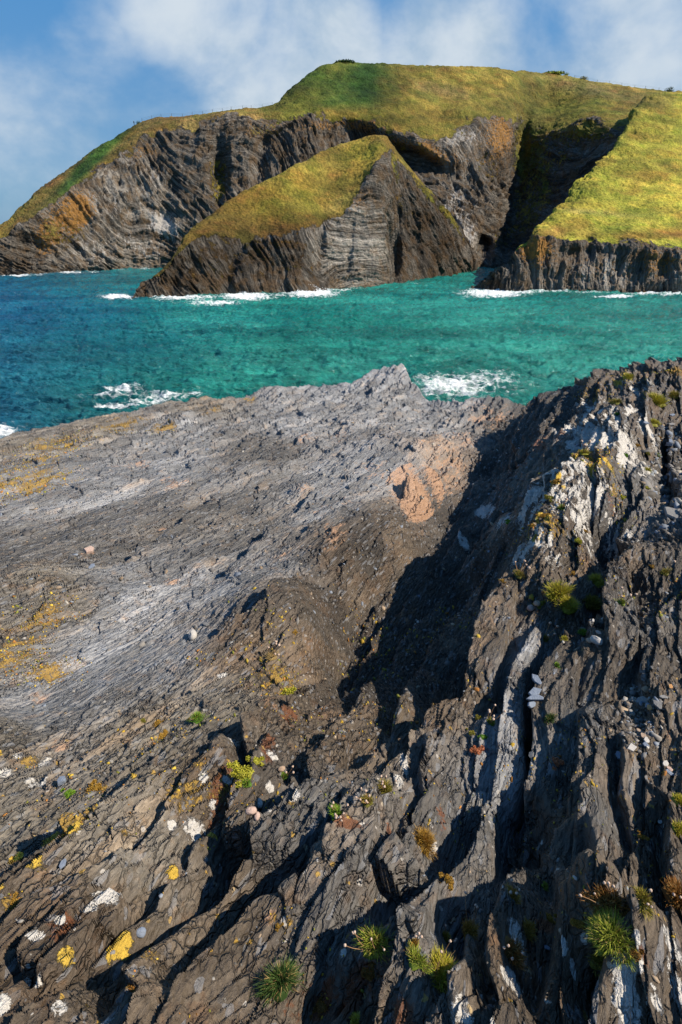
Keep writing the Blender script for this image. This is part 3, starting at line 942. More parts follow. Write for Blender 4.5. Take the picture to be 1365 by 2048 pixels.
def apply_dents(P, dents):
    px, py, zc = to_pix(P.reshape(-1, 3))
    px = px.reshape(P.shape[:2]); py = py.reshape(P.shape[:2])
    for (a, b, ra, rb_, ang, dep_) in dents:
        ca, sa = math.cos(R(ang)), math.sin(R(ang))
        ex = ((px - a) * ca + (py - b) * sa) / ra; ey = (-(px - a) * sa + (py - b) * ca) / rb_
        g = np.exp(-(ex * ex + ey * ey) ** 1.5)
        d = P / np.linalg.norm(P, axis=-1, keepdims=True)
        P += d * (g * dep_)[..., None]
    return P


def pixfield(P, items, base):
    """blend of named values laid round pixels: [(px, py, rx, ry, values)] over a base"""
    px, py, zc = to_pix(P.reshape(-1, 3))
    out = np.repeat(np.array(base, float)[None], len(px), 0)
    nz = fbm2(px * .02, py * .02, 77, 4) * .7
    for (a, b, ra, rb_, ang, v) in items:
        ca, sa = math.cos(R(ang)), math.sin(R(ang))
        ex = ((px - a) * ca + (py - b) * sa) / ra; ey = (-(px - a) * sa + (py - b) * ca) / rb_
        g = np.exp(-np.clip(ex * ex + ey * ey + nz * 1.0, 0, 50) ** 1.3)[:, None]
        out = out * (1 - g) + np.array(v, float) * g
    return out


# ---- material shared by the headlands: dark bedded rock below, turf above
def cliff_material(name):
    m, t, b = new_mat(name, .85, .2)
    p = t.pos()
    gm = t.attr('cover')            # r grass, g dark bracken, b orange lichen
    ti = t.attr('tint')
    bd = t.sep(t.attr('beds'))      # r bed coordinate, g white streaks, b rock tone
    g_, br_, orr = t.sep(gm)
    n1 = t.noise(p, .25, 6, .65); n2 = t.noise(p, 1.1, 6, .7); n3 = t.noise(t.mapping(p, scale=(1, 1, .16)), .9, 5, .65, .4)
    cb = t.add('ShaderNodeCombineXYZ')
    t.put(cb.inputs[0], bd[0]); t.put(cb.inputs[1], t.math('MULTIPLY', t.noise(p, .08, 3, .5), 4.0))
    bedn = t.noise(cb.outputs[0], .9, 6, .7)
    bed2 = t.noise(cb.outputs[0], .22, 4, .6)
    bmix = t.ramp(t.math('ADD', t.math('MULTIPLY', bedn, .55), t.math('MULTIPLY', bed2, .55)), .42, .66)
    bed3 = t.noise(cb.outputs[0], 2.6, 3, .6)
    rockc = t.mix(bmix, (.022, .020, .018), (.200, .185, .165))
    rockc = t.mix(1.0, rockc, t.mix(t.ramp(bed3, .38, .6), (.5, .5, .5), (1.3, 1.3, 1.3)), 'MULTIPLY')
    rockc = t.mix(t.math('MULTIPLY', t.ramp(n2, .45, .75), .5), rockc, (.060, .048, .034))
    rockc = t.mix(t.math('MULTIPLY', t.ramp(n1, .44, .62), t.math('SUBTRACT', .85, t.math('MULTIPLY', bd[2], .6))), rockc, t.mix(n2, (.045, .028, .014), (.20, .125, .060)))
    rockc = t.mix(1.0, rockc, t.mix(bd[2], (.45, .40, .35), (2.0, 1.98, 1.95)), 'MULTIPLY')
    ws = t.ramp(t.math('ADD', t.math('MULTIPLY', bd[1], .55), t.math('ADD', t.math('MULTIPLY', n3, .75), t.math('MULTIPLY', bedn, .22))), .80, .95, 0, .85)
    rockc = t.mix(ws, rockc, (.46, .43, .40))
    ol = t.ramp(t.math('ADD', t.math('MULTIPLY', orr, .6), n2), .86, 1.0, 0, .9)
    rockc = t.mix(ol, rockc, t.mix(n1, (.20, .085, .018), (.46, .24, .06)))
    # turf
    f1 = t.noise(t.mapping(p, scale=(1, 1, .7)), 1.3, 8, .78); f2 = t.noise(p, .14, 5, .62); f3 = t.voro(p, 1.1, 'F1', 1.0)
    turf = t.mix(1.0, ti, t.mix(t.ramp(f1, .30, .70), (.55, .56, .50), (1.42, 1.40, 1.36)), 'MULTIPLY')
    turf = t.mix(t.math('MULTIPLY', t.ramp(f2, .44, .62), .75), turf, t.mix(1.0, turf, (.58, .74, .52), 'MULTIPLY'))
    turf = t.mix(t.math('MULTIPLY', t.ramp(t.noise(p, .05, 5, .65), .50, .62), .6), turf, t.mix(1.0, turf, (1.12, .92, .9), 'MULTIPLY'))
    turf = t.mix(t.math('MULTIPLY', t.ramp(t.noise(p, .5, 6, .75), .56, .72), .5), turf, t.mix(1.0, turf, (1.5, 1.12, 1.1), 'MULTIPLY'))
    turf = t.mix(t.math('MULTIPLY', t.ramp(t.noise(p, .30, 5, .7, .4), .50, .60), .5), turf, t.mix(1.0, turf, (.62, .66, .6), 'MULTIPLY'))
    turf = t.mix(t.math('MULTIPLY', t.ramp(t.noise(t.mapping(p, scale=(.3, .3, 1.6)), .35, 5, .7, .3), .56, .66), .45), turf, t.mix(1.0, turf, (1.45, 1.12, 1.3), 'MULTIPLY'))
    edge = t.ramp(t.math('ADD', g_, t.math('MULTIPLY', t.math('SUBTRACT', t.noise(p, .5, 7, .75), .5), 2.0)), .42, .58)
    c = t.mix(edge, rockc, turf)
    t.put(b.inputs['Base Color'], c)
    h = t.math('ADD', t.math('MULTIPLY', n2, .9), t.math('MULTIPLY', t.math('MULTIPLY', bedn, t.math('SUBTRACT', 1.0, edge)), 1.6))
    h = t.math('ADD', h, t.math('MULTIPLY', f3, .5))
    h = t.math('ADD', h, t.math('MULTIPLY', f1, .8))
    t.put(b.inputs['Normal'], t.bump(h, 1.0, .75))
    return m


cliff_mat = cliff_material('bedded_cliff_and_turf')


def finish(name, P, T, nc_, nr_, grass, tint, orange, streak, rtone, bed, fence=None):
    xx, yy, zz = [P[..., k].ravel().astype(F) for k in range(3)]
    v_a = fbm3(xx * .035, yy * .035, zz * .05, 401, 4, .6)
    v_b = fbm3(xx * .16, yy * .16, zz * .25, 403, 4, .65)
    v_c = fbm3(xx * .07, yy * .07, zz * .12, 405, 4, .6)
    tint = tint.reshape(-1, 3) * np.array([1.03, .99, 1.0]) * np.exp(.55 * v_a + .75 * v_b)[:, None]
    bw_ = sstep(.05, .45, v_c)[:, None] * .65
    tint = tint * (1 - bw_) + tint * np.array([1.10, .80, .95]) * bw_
    gw_ = sstep(.10, .50, -v_c)[:, None] * .55
    tint = tint * (1 - gw_) + tint * np.array([.55, .74, .70]) * gw_
    me = grid_mesh(name, P.reshape(-1, 3), nc_, nr_, cliff_mat, flip=False)
    n = nc_ * nr_
    set_attr(me, 'cover', np.stack([grass.ravel(), np.zeros(n), orange.ravel()], 1))
    set_attr(me, 'tint', tint.reshape(n, 3))
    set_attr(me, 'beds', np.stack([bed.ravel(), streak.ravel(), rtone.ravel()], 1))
    return link(name, me, kind='structure')


def roughen(P, nrm, x, y, z, T, gtop, bedf, a_bed, a_big, a_flute, a_turf, scale=1.0):
    """push the surface along its normal: broken beds on rock, tussocks on turf"""
    rockk = 1 - sstep(gtop - .25, gtop + .2, T)
    big = fbm3(x * .035, y * .035, z * .035, 3, 4, .55)
    med = fbm3(x * .13, y * .13, z * .10, 9, 4, .6, True)
    fl = fbm3(x * .42, y * .42, z * .07, 15, 4, .6, True)
    bedf = bedf + 3.2 * perlin2(bedf * .11, bedf * 0 + .5, 45) + 1.6 * fbm3(x * .12, y * .12, z * .12, 47, 2)
    fa_, fb_, fe_ = facets(bedf * .55, (x + .6 * y) * .11 + z * .02, 21, 1.0, .7, .5)
    fa2, fb2, fe2 = facets(bedf * 1.4, (x * .8 + .5 * y) * .30, 25, 1.0, .8, .4)
    fa3, fb3, fe3 = facets(bedf * 3.1, (x * .8 + .5 * y) * .62, 27, 1.0, .8, .4)
    vary = np.clip(.55 + 1.1 * fbm3(x * .045, y * .045, z * .06, 41, 3), .38, 1.4)
    d = rockk * (a_bed * vary * (fa_ * .9 + fa2 * .5 + fa3 * .24) + a_flute * fl + med * a_big * .45)
    d = d + big * a_big * (.35 + .65 * rockk)
    tus = fbm3(x * .35, y * .35, z * .35, 33, 4, .6) + 1.5 * fbm3(x * .10, y * .10, z * .16, 34, 3, .55)
    d = d + (1 - rockk) * a_turf * (tus + .4 * fbm3(x * 1.1, y * 1.1, z * 1.1, 35, 2))
    d = d * (scale)
    return P + nrm * d[..., None], rockk, fb_, fb2


# ================= the hill and cliffs behind the cove
A = [
    [(-330, 562), (-325, 556, 3), (-320, 550, 8), (-315, 545, 14), (-310, 540, 20)],
    [(-180, 556), (-176, 540, 4), (-170, 530, 9), (-160, 522, 16), (-150, 514, 24)],
    [(-60, 554), (-55, 520, 4), (-42, 492, 9), (-25, 476, 15), (-10, 462, 22)],
    [(20, 553), (22, 500, 5), (36, 449, 11), (38, 434, 18), (40, 420, 26)],
    [(80, 551), (72, 490, 6), (84, 424, 13), (80, 402, 20), (80, 381, 30)],
    [(150, 547), (140, 470, 7), (146, 373, 16), (136, 357, 24), (130, 345, 34)],
    [(230, 543), (222, 430, 8), (226, 320, 20), (206, 306, 30), (192, 299, 40)],
    [(310, 540), (310, 400, 10), (308, 270, 24), (297, 257, 34), (288, 246, 46)],
    [(400, 540), (400, 390, 12), (402, 244, 28), (400, 236, 38), (398, 230, 52)],
    [(470, 540), (460, 380, 14), (470, 237, 30), (470, 229, 40), (468, 222, 54)],
    [(530, 540), (520, 370, 18), (535, 238, 34), (540, 224, 44), (545, 213, 58)],
    [(560, 540), (550, 366, 20), (563, 239, 35), (566, 210, 48), (571, 189, 64)],
    [(590, 540), (580, 360, 22), (590, 240, 36), (592, 195, 52), (596, 165, 70)],
    [(640, 540), (640, 370, 24), (645, 240, 38), (640, 180, 60), (645, 133, 82)],
    [(720, 540), (720, 380, 26), (715, 242, 42), (715, 180, 64), (712, 125, 90)],
    [(800, 540), (800, 390, 28), (795, 262, 44), (810, 190, 66), (815, 129, 96)],
    [(880, 540), (880, 400, 30), (868, 290, 42), (885, 205, 70), (895, 131, 100)],
    [(945, 539), (940, 400, 32), (935, 258, 50), (950, 190, 76), (965, 134, 104)],
    [(990, 538), (995, 400, 36), (1010, 246, 60), (1010, 190, 84), (1020, 140, 108)],
    [(1008, 536), (1036, 370, 54), (1048, 250, 76), (1052, 205, 89), (1062, 146, 111)],
    [(1040, 537), (1085, 375, 44), (1098, 262, 70), (1100, 210, 98), (1110, 150, 120)],
    [(1110, 540), (1150, 350, 34), (1165, 250, 58), (1172, 205, 94), (1175, 159, 124)],
    [(1220, 546), (1235, 340, 30), (1245, 254, 52), (1255, 215, 100), (1275, 178, 138)],
    [(1365, 552), (1370, 340, 34), (1372, 262, 54), (1372, 220, 108), (1375, 186, 146)],
    [(1600, 560), (1600, 340, 34), (1600, 272, 54), (1600, 230, 108), (1610, 205, 146)],
]
for c in A:                     # cliff base is deeper in the cove
    pass
NA = net(A, [(40, -1.0), (140, -14), (300, -60)])
cc = [18] + [24] + [50] + [44] * 21 + [40]
cc = cc[:len(A) - 1]
rcn = [2, 90, 84, 46, 60, 8, 6, 6]
P, nrm, x, y, z, T, U, nc_, nr_ = headland('a', NA, cc, rcn, None, None, None, None)
A_DENTS = [(838, 322, 60, 20, 18, 11), (690, 285, 55, 46, 0, 13), (775, 300, 70, 30, 20, 8), (965, 500, 16, 26, 0, 18), (440, 350, 18, 70, 0, 8), (1040, 330, 15, 110, 6, 7), (560, 275, 50, 14, -30, 5), (520, 330, 16, 60, 10, 5), (1010, 470, 60, 40, -40, 8), (60, 500, 30, 30, 0, 5), (340, 400, 20, 60, 15, 3), (1170, 290, 70, 16, 0, 4)]
P = apply_dents(P, A_DENTS)
fold = fbm3(x * .016, y * .016, z * .016, 51, 2)
bed = z * .75 + x * .50 + fold * 26 + .1 * y
crack = fbm2(x * .05, z * .12, 61, 4)
gedge = 3.0 + .42 * crack + .34 * fbm2(x * .16, z * .16, 63, 3)
P, rk, fb_, fb2 = roughen(P, nrm, x, y, z, T, gedge, bed, 1.25, 3.6, .55, .6)
AT = pixfield(P, [
    (120, 400, 120, 60, -45, (.20, .150, .050)), (400, 245, 200, 26, 0, (.205, .160, .062)), (300, 270, 160, 30, -20, (.20, .145, .045)), (170, 335, 150, 16, -48, (.035, .090, .018)), (225, 285, 60, 12, -40, (.05, .12, .02)),
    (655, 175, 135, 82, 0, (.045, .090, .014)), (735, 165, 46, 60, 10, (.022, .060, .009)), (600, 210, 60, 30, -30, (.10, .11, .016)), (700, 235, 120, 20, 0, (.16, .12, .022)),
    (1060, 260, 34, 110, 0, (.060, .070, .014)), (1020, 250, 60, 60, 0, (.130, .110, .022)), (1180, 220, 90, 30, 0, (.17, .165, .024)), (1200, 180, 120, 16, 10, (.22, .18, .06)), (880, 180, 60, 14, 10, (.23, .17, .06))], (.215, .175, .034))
AO = pixfield(P, [(140, 430, 60, 40, -40, (1.,)), (90, 480, 30, 40, 0, (.8,)), (850, 300, 120, 20, 20, (.8,)), (700, 250, 150, 14, 0, (.7,)), (960, 300, 60, 60, 0, (.5,)), (940, 400, 60, 60, 0, (.4,)), (520, 260, 80, 20, 0, (.6,)), (300, 300, 60, 20, -20, (.6,)), (200, 540, 90, 14, 0, (.1,)), (1000, 260, 30, 60, 0, (.8,))], (.28,))
AS = pixfield(P, [(230, 420, 120, 50, 30, (.55,)), (200, 500, 110, 40, 0, (.6,)), (310, 360, 60, 50, 30, (.6,)), (330, 450, 50, 20, 40, (1.,)), (910, 420, 60, 90, 20, (.65,)), (930, 280, 50, 30, 0, (.7,)), (300, 500, 50, 30, 0, (.6,)), (940, 480, 20, 40, 0, (.8,))], (.08,))
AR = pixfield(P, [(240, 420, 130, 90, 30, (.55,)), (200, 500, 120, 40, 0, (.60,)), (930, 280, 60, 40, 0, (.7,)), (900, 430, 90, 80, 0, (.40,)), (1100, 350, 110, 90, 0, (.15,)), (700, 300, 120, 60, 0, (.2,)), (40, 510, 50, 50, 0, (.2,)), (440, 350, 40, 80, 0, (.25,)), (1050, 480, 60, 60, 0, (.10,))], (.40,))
GA = sstep(-.22, .25, T - gedge)
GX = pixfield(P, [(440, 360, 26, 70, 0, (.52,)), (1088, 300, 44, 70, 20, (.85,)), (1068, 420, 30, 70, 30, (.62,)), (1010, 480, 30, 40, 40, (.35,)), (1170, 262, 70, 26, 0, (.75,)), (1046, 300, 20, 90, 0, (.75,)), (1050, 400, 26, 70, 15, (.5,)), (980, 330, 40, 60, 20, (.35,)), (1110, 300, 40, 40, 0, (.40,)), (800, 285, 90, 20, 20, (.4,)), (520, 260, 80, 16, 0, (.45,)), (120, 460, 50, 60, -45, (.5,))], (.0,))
GA = np.maximum(GA, GX.reshape(GA.shape))
finish('hill', P, T, nc_, nr_, GA, AT, AO, AS, AR, bed)
HILL = P.reshape(-1, 3)

# ================= the pointed promontory in the middle
B = [
    [(262, 602), (264, 598, .5), (267, 592, 1), (270, 588, 1.5), (273, 584, 2), (276, 580, 2.5)],
    [(280, 600), (281, 590, .5), (285, 580, 1.2), (289, 572, 2), (292, 565, 3), (296, 558, 4)],
    [(310, 600), (312, 580, 1), (316, 562, 2), (320, 550, 3), (325, 542, 4), (330, 532, 6)],
    [(360, 597), (357, 565, 1), (358, 530, 3), (362, 505, 5), (366, 487, 7), (369, 473, 10)],
    [(430, 593), (420, 560, 1), (415, 510, 4), (412, 472, 7), (413, 453, 9), (414, 432, 14)],
    [(520, 591), (512, 556, 1), (503, 515, 5), (500, 482, 9), (498, 430, 16), (496, 378, 24)],
    [(600, 589), (597, 550, 2), (592, 505, 5), (590, 467, 9), (585, 400, 20), (580, 337, 30)],
    [(660, 582), (655, 540, 2), (648, 490, 4), (652, 446, 8), (655, 370, 22), (655, 303, 34)],
    [(720, 578), (718, 520, 2), (710, 450, 5), (706, 402, 9), (706, 340, 22), (710, 283, 34)],
    [(765, 575), (765, 500, 4), (764, 400, 9), (762, 330, 15), (763, 295, 22), (765, 271, 30)],
    [(792, 571), (788, 500, 8), (792, 420, 14), (792, 350, 20), (790, 315, 24), (786, 288, 29)],
    [(830, 565), (830, 510, 6), (827, 440, 10), (828, 392, 13), (831, 368, 16), (834, 350, 20)],
    [(880, 557), (884, 500, 4), (885, 460, 7), (884, 435, 9), (883, 420, 11), (882, 406, 14)],
    [(920, 551), (932, 520, 2), (930, 498, 4), (925, 483, 6), (922, 470, 8), (918, 456, 10)],
    [(940, 549), (948, 532, 1), (949, 520, 2), (948, 510, 3), (946, 501, 4), (943, 492, 5)],
    [(948, 546), (953, 536, 2), (954, 528, 3), (953, 522, 4), (952, 516, 5), (951, 510, 6)],
]
NB = net(B, [(5, -2.5), (16, -12), (30, -60)])
P, nrm, x, y, z, T, U, nc_, nr_ = headland('b', NB, [20, 30, 44, 56, 64, 60, 50, 50, 48, 40, 44, 50, 40, 24, 14], [2, 40, 60, 56, 56, 50, 8, 8, 6], None, None, None, None)
P = apply_dents(P, [(786, 520, 12, 70, 0, 6), (790, 430, 10, 30, -10, 3), (700, 500, 6, 80, 8, 1.0), (830, 470, 8, 70, -8, 2.5), (560, 540, 40, 20, -20, 2), (460, 540, 14, 50, 20, 2.5), (640, 480, 10, 60, 6, 2), (350, 560, 10, 30, 25, 2), (860, 480, 8, 70, -14, 1.6)])
front = sstep(6.6, 7.3, U) * (1 - sstep(9.2, 10.2, U))
wv = fbm3(x * .05, y * .05, z * .05, 53, 3)
bed = (z * 1.15 + wv * 4) * front + (1 - front) * (x * .9 + z * .5 + wv * 2.6)
gB = 4.0 + .45 * fbm2(x * .08, z * .08, 65, 4) + .25 * fbm2(x * .3, z * .3, 66, 3) + np.interp(U, [0, 1, 2, 3, 4, 6.5, 8, 9, 10, 12, 16], [2.6, 2.0, 1.0, .3, .1, 0, 0, .5, 1.4, 1.5, 1.7])
P, rk, fb_, fb2 = roughen(P, nrm, x, y, z, T, gB, bed, .80, 2.0, .40, .5)
BT = pixfield(P, [(560, 400, 90, 60, -30, (.25, .215, .034)), (460, 450, 60, 40, -30, (.17, .125, .026)), (560, 462, 150, 22, 0, (.15, .10, .022)), (470, 520, 190, 46, 0, (.075, .050, .020)), (730, 320, 40, 50, 0, (.25, .22, .03)), (690, 400, 40, 12, -30, (.30, .22, .06)), (880, 430, 60, 60, 0, (.15, .13, .02))], (.185, .145, .030))
BO = pixfield(P, [(700, 400, 60, 30, 0, (.6,)), (720, 560, 70, 16, 0, (.55,)), (840, 540, 60, 20, 0, (.4,))], (.22,))
BS = pixfield(P, [(700, 500, 50, 80, 0, (.25,))], (.0,))
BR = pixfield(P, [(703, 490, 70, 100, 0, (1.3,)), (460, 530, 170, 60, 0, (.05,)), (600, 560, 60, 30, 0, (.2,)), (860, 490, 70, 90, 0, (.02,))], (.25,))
GB_ = sstep(-.3, .3, T - gB)
GX = pixfield(P, [(500, 492, 150, 26, 0, (.48,)), (440, 530, 130, 46, 0, (.40,)), (590, 520, 60, 50, 0, (.38,)), (850, 380, 60, 10, 50, (.7,)), (905, 440, 50, 8, 58, (.7,)), (790, 330, 8, 60, -10, (.6,)), (800, 400, 14, 50, -30, (.4,))], (.0,))
GB_ = np.maximum(GB_, GX.reshape(GB_.shape))
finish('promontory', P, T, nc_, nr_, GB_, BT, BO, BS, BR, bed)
PROM = P.reshape(-1, 3)

# ================= the right-hand headland
Cn = [
    [(930, 581), (938, 577, .5), (945, 573, 1), (951, 570, 1.5), (957, 567, 2), (962, 564, 2.5), (966, 562, 3)],
    [(950, 583), (956, 575, 1), (963, 568, 2), (970, 562, 3), (976, 557, 4), (982, 552, 5), (987, 548, 6)],
    [(990, 585), (993, 570, 1), (1000, 552, 2), (1008, 538, 3), (1014, 527, 4), (1019, 519, 5), (1024, 511, 7)],
    [(1040, 586), (1040, 560, 1), (1044, 530, 3), (1049, 506, 5), (1052, 495, 7), (1055, 485, 9), (1058, 474, 12)],
    [(1090, 586), (1086, 555, 2), (1083, 515, 4), (1080, 478, 7), (1083, 461, 12), (1086, 450, 16), (1089, 437, 22)],
    [(1150, 587), (1150, 560, 2), (1148, 520, 5), (1145, 485, 9), (1142, 450, 18), (1139, 415, 30), (1136, 384, 44)],
    [(1210, 588), (1210, 560, 2), (1208, 522, 5), (1205, 494, 9), (1202, 430, 28), (1198, 372, 46), (1190, 328, 62)],
    [(1280, 589), (1280, 560, 2), (1280, 522, 5), (1280, 486, 9), (1272, 410, 36), (1258, 330, 66), (1244, 268, 90)],
    [(1365, 592), (1365, 560, 2), (1365, 530, 5), (1365, 500, 9), (1352, 410, 40), (1325, 290, 88), (1292, 193, 128)],
    [(1450, 594), (1450, 562, 2), (1450, 532, 5), (1450, 506, 9), (1432, 410, 42), (1405, 290, 92), (1370, 189, 136)],
    [(1620, 600), (1620, 566, 2), (1620, 538, 5), (1620, 512, 9), (1600, 410, 44), (1560, 290, 96), (1530, 205, 140)],
    [(1900, 606), (1900, 572, 2), (1900, 542, 5), (1900, 516, 9), (1880, 420, 44), (1840, 310, 96), (1800, 235, 140)],
]
NC_ = net(Cn, [(2, -2.0), (10, -16), (24, -60)])
for k in range(7, len(Cn)):      # this far right the slope runs on into the hill
    top = NC_[k, 7]
    u = top[:2] / np.hypot(*top[:2])
    w_ = [0.5, 1, 1, 1, 1][k - 7]
    for r_, (dd, dz) in zip((8, 9, 10), ((16, -1.5), (40, -4), (70, -14))):
        NC_[k, r_] = np.array([top[0] + u[0] * dd * w_, top[1] + u[1] * dd * w_, top[2] + dz])
P, nrm, x, y, z, T, U, nc_, nr_ = headland('c', NC_, [14, 26, 40, 44, 50, 56, 60, 70, 40, 24, 20], [2, 40, 56, 50, 60, 70, 70, 6, 6, 6], None, None, None, None)
P = apply_dents(P, [(1175, 500, 14, 26, 0, 3.0), (1120, 510, 8, 40, 0, 2.), (1240, 520, 10, 26, 0, 2.5), (1285, 520, 8, 30, 0, 2.), (1145, 510, 22, 14, 0, 3.0), (1330, 530, 12, 26, 0, 2.5), (1210, 505, 60, 8, 0, 1.6), (1060, 545, 10, 26, 0, 1.4)])
ck = sstep(5.2, 6.6, T) * (1 - sstep(7.5, 9.0, U) * .7)
P[..., 0] += ck * (2.6 * fbm3(x * .05, y * .05, z * .05, 71, 3) + 1.2 * fbm3(x * .22, y * .22, z * .22, 73, 3))
P[..., 2] += ck * (2.0 * fbm3(x * .06, y * .06, z * .06, 75, 3) + 1.0 * fbm3(x * .25, y * .25, z * .25, 77, 3))
wv = fbm3(x * .05, y * .05, z * .05, 57, 3)
bed = x * 1.1 - z * .35 + wv * 3.5 + .3 * y
gC = 4.0 + .40 * fbm2(x * .10, z * .10, 67, 4) + .22 * fbm2(x * .4, z * .4, 68, 3) + np.interp(U, [0, 2, 3, 4, 5, 12], [3.5, 2.5, 1.2, .1, 0, 0])
P, rk, fb_, fb2 = roughen(P, nrm, x, y, z, T, gC, bed, .80, 2.8, .8, .5)
CT = pixfield(P, [(1120, 465, 60, 14, 0, (.34, .25, .05)), (1300, 470, 140, 10, 0, (.24, .17, .03)), (1290, 250, 60, 40, 0, (.28, .25, .035)), (1300, 205, 60, 20, 0, (.24, .20, .04)), (1190, 425, 80, 6, 5, (.36, .33, .08)), (1340, 350, 60, 60, 0, (.38, .335, .045))], (.345, .33, .044))
CO = pixfield(P, [(1070, 500, 40, 30, 0, (1.,)), (1200, 540, 160, 30, 0, (.55,)), (1320, 520, 60, 30, 0, (.7,)), (1200, 580, 260, 8, 0, (.1,))], (.4,))
CS = pixfield(P, [(1200, 565, 140, 16, 0, (.35,)), (1130, 570, 50, 16, 0, (.4,))], (.05,))
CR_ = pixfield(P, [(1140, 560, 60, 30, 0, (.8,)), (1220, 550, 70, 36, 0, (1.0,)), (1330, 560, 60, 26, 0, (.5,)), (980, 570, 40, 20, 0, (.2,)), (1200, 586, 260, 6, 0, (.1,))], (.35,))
GC_ = sstep(-.25, .25, T - gC)
finish('right_headland', P, T, nc_, nr_, GC_, CT, CO, CS, CR_, bed)
RHEAD = P.reshape(-1, 3)
# ------------------------------------------------------------------ plants, stones and other small things
rnd = random.Random(7)


def leaf_material(name, rough=.7):
    m, t, b = new_mat(name, rough, .25)
    c = t.attr('leaf')
    n = t.noise(t.pos(), 140, 3, .6)
    t.put(b.inputs['Base Color'], t.mix(1.0, c, t.mix(n, (.65, .65, .65), (1.35, 1.35, 1.3)), 'MULTIPLY'))
    b.inputs['Subsurface Weight'].default_value = 0.0
    return m


LEAF = leaf_material('leaf_blades')
HEADM, t_, b_ = new_mat('dry_flower_heads', .9, .1)
t_.put(b_.inputs['Base Color'], t_.mix(t_.noise(t_.pos(), 260, 3, .7), (.30, .18, .12), (.74, .58, .46)))
STALKM, t_, b_ = new_mat('dry_stalks', .8, .2)
t_.put(b_.inputs['Base Color'], t_.mix(t_.noise(t_.pos(), 90, 2, .6), (.22, .10, .045), (.42, .26, .13)))


def mesh_of(name, verts, faces, mat, cols=None, smooth=False):
    me = bpy.data.meshes.new(name)
    me.from_pydata([tuple(v) for v in verts], [], faces)
    me.materials.append(mat)
    if cols is not None:
        a = me.attributes.new('leaf', 'FLOAT_COLOR', 'POINT')
        a.data.foreach_set('color', np.array([list(c) + [1] for c in cols], F).ravel())
    if smooth:
        me.polygons.foreach_set('use_smooth', np.full(len(me.polygons), True))
    me.update()
    return me


PAL = {  # base of the blade, blade, tip
    'lime': ((.12, .10, .012), (.38, .37, .035), (.70, .58, .07)),
    'green': ((.06, .08, .01), (.21, .28, .03), (.54, .52, .07)),
    'vivid': ((.03, .06, .008), (.12, .26, .02), (.34, .46, .04)),
    'deep': ((.012, .022, .005), (.035, .075, .014), (.10, .16, .03)),
    'olive': ((.06, .05, .01), (.20, .19, .025), (.46, .34, .05)),
    'amber': ((.07, .04, .008), (.34, .20, .03), (.62, .34, .06)),
    'rust': ((.05, .02, .008), (.22, .12, .02), (.42, .15, .04)),
    'coral': ((.14, .04, .02), (.50, .18, .08), (.74, .34, .18)),
    'straw': ((.12, .07, .02), (.42, .30, .12), (.68, .52, .28)),
}


def lerp3(a, b, t):
    return tuple(a[i] + (b[i] - a[i]) * t for i in range(3))


def blades_geo(r, n, pal, height=1.0, flat=.75, thin=1.0, seed=0, droop=.5):
    """a dome of narrow curved leaves radius r, over a dark cushion"""
    q = random.Random(seed)
    V, Fc, Cc_ = [], [], []
    p0, p1, p2 = PAL[pal]
    # cushion
    seg, rings = 12, 5
    b0 = len(V)
    for i in range(rings + 1):
        ph = i / rings * math.pi / 2
        for k in range(seg):
            th = 2 * math.pi * k / seg
            rr = r * .80 * math.cos(ph) * (1 + .16 * math.sin(3 * th + seed) + q.uniform(-.07, .07))
            V.append((rr * math.cos(th), rr * math.sin(th), r * .62 * height * flat * math.sin(ph) - r * .18))
            Cc_.append(lerp3(p0, p1, .25 + .35 * q.random()))
    for i in range(rings):
        for k in range(seg):
            a = b0 + i * seg + k; b = b0 + i * seg + (k + 1) % seg
            Fc.append((a, b, b + seg, a + seg))
    n = int(n * 2.6)
    ex = q.uniform(.8, 1.25); ph = q.uniform(0, 6.28)
    tufts = [(q.gauss(0, .38), q.gauss(0, .38), q.random()) for _ in range(7)]
    for _ in range(n):
        cx_, cy_, ch_ = tufts[q.randrange(7)]
        th = q.uniform(0, 2 * math.pi); rad_ = math.sqrt(q.random()) * .62
        bx_, by_ = (cx_ + rad_ * math.cos(th)) * ex, (cy_ + rad_ * math.sin(th)) / ex
        rr = math.hypot(bx_, by_)
        dome = math.sqrt(max(0.0, 1 - min(rr, 1) ** 2)) * flat * height
        st = Vector((bx_ * r * .8, by_ * r * .8, r * dome * .45 - r * .1))
        out = Vector((bx_, by_, 0)) * .75
        dirv = (out + Vector((q.gauss(0, .38), q.gauss(0, .38), 1.0 + ch_ * .4))).normalized()
        L = r * q.uniform(.38, .85) * height * (1.0 - .25 * min(rr, 1))
        side = dirv.cross(Vector((q.gauss(0, 1), q.gauss(0, 1), q.gauss(0, 1)))).normalized()
        wd_ = max(.00055, r * .015 * thin * q.uniform(.7, 1.3))
        mid = st + dirv * L * .55
        tip = st + dirv * L + out * L * q.uniform(.2, .8) * droop + Vector((q.gauss(0, .1) * L, q.gauss(0, .1) * L, -droop * L * q.uniform(0, .4)))
        hue = q.random()
        dead = q.random() < .16
        cb = lerp3(p0, p1, .4); cm = lerp3(p1, p2, hue * .5); ct = lerp3(p1, p2, .3 + .7 * q.random())
        if dead:
            cm = (.36, .24, .09); ct = (.52, .34, .14)
        i0 = len(V)
        V += [st - side * wd_, st + side * wd_, mid - side * wd_ * .9, mid + side * wd_ * .9, tip]
        Cc_ += [cb, cb, cm, cm, ct]
        Fc += [(i0, i0 + 1, i0 + 3, i0 + 2), (i0 + 2, i0 + 3, i0 + 4)]
    return V, Fc, Cc_


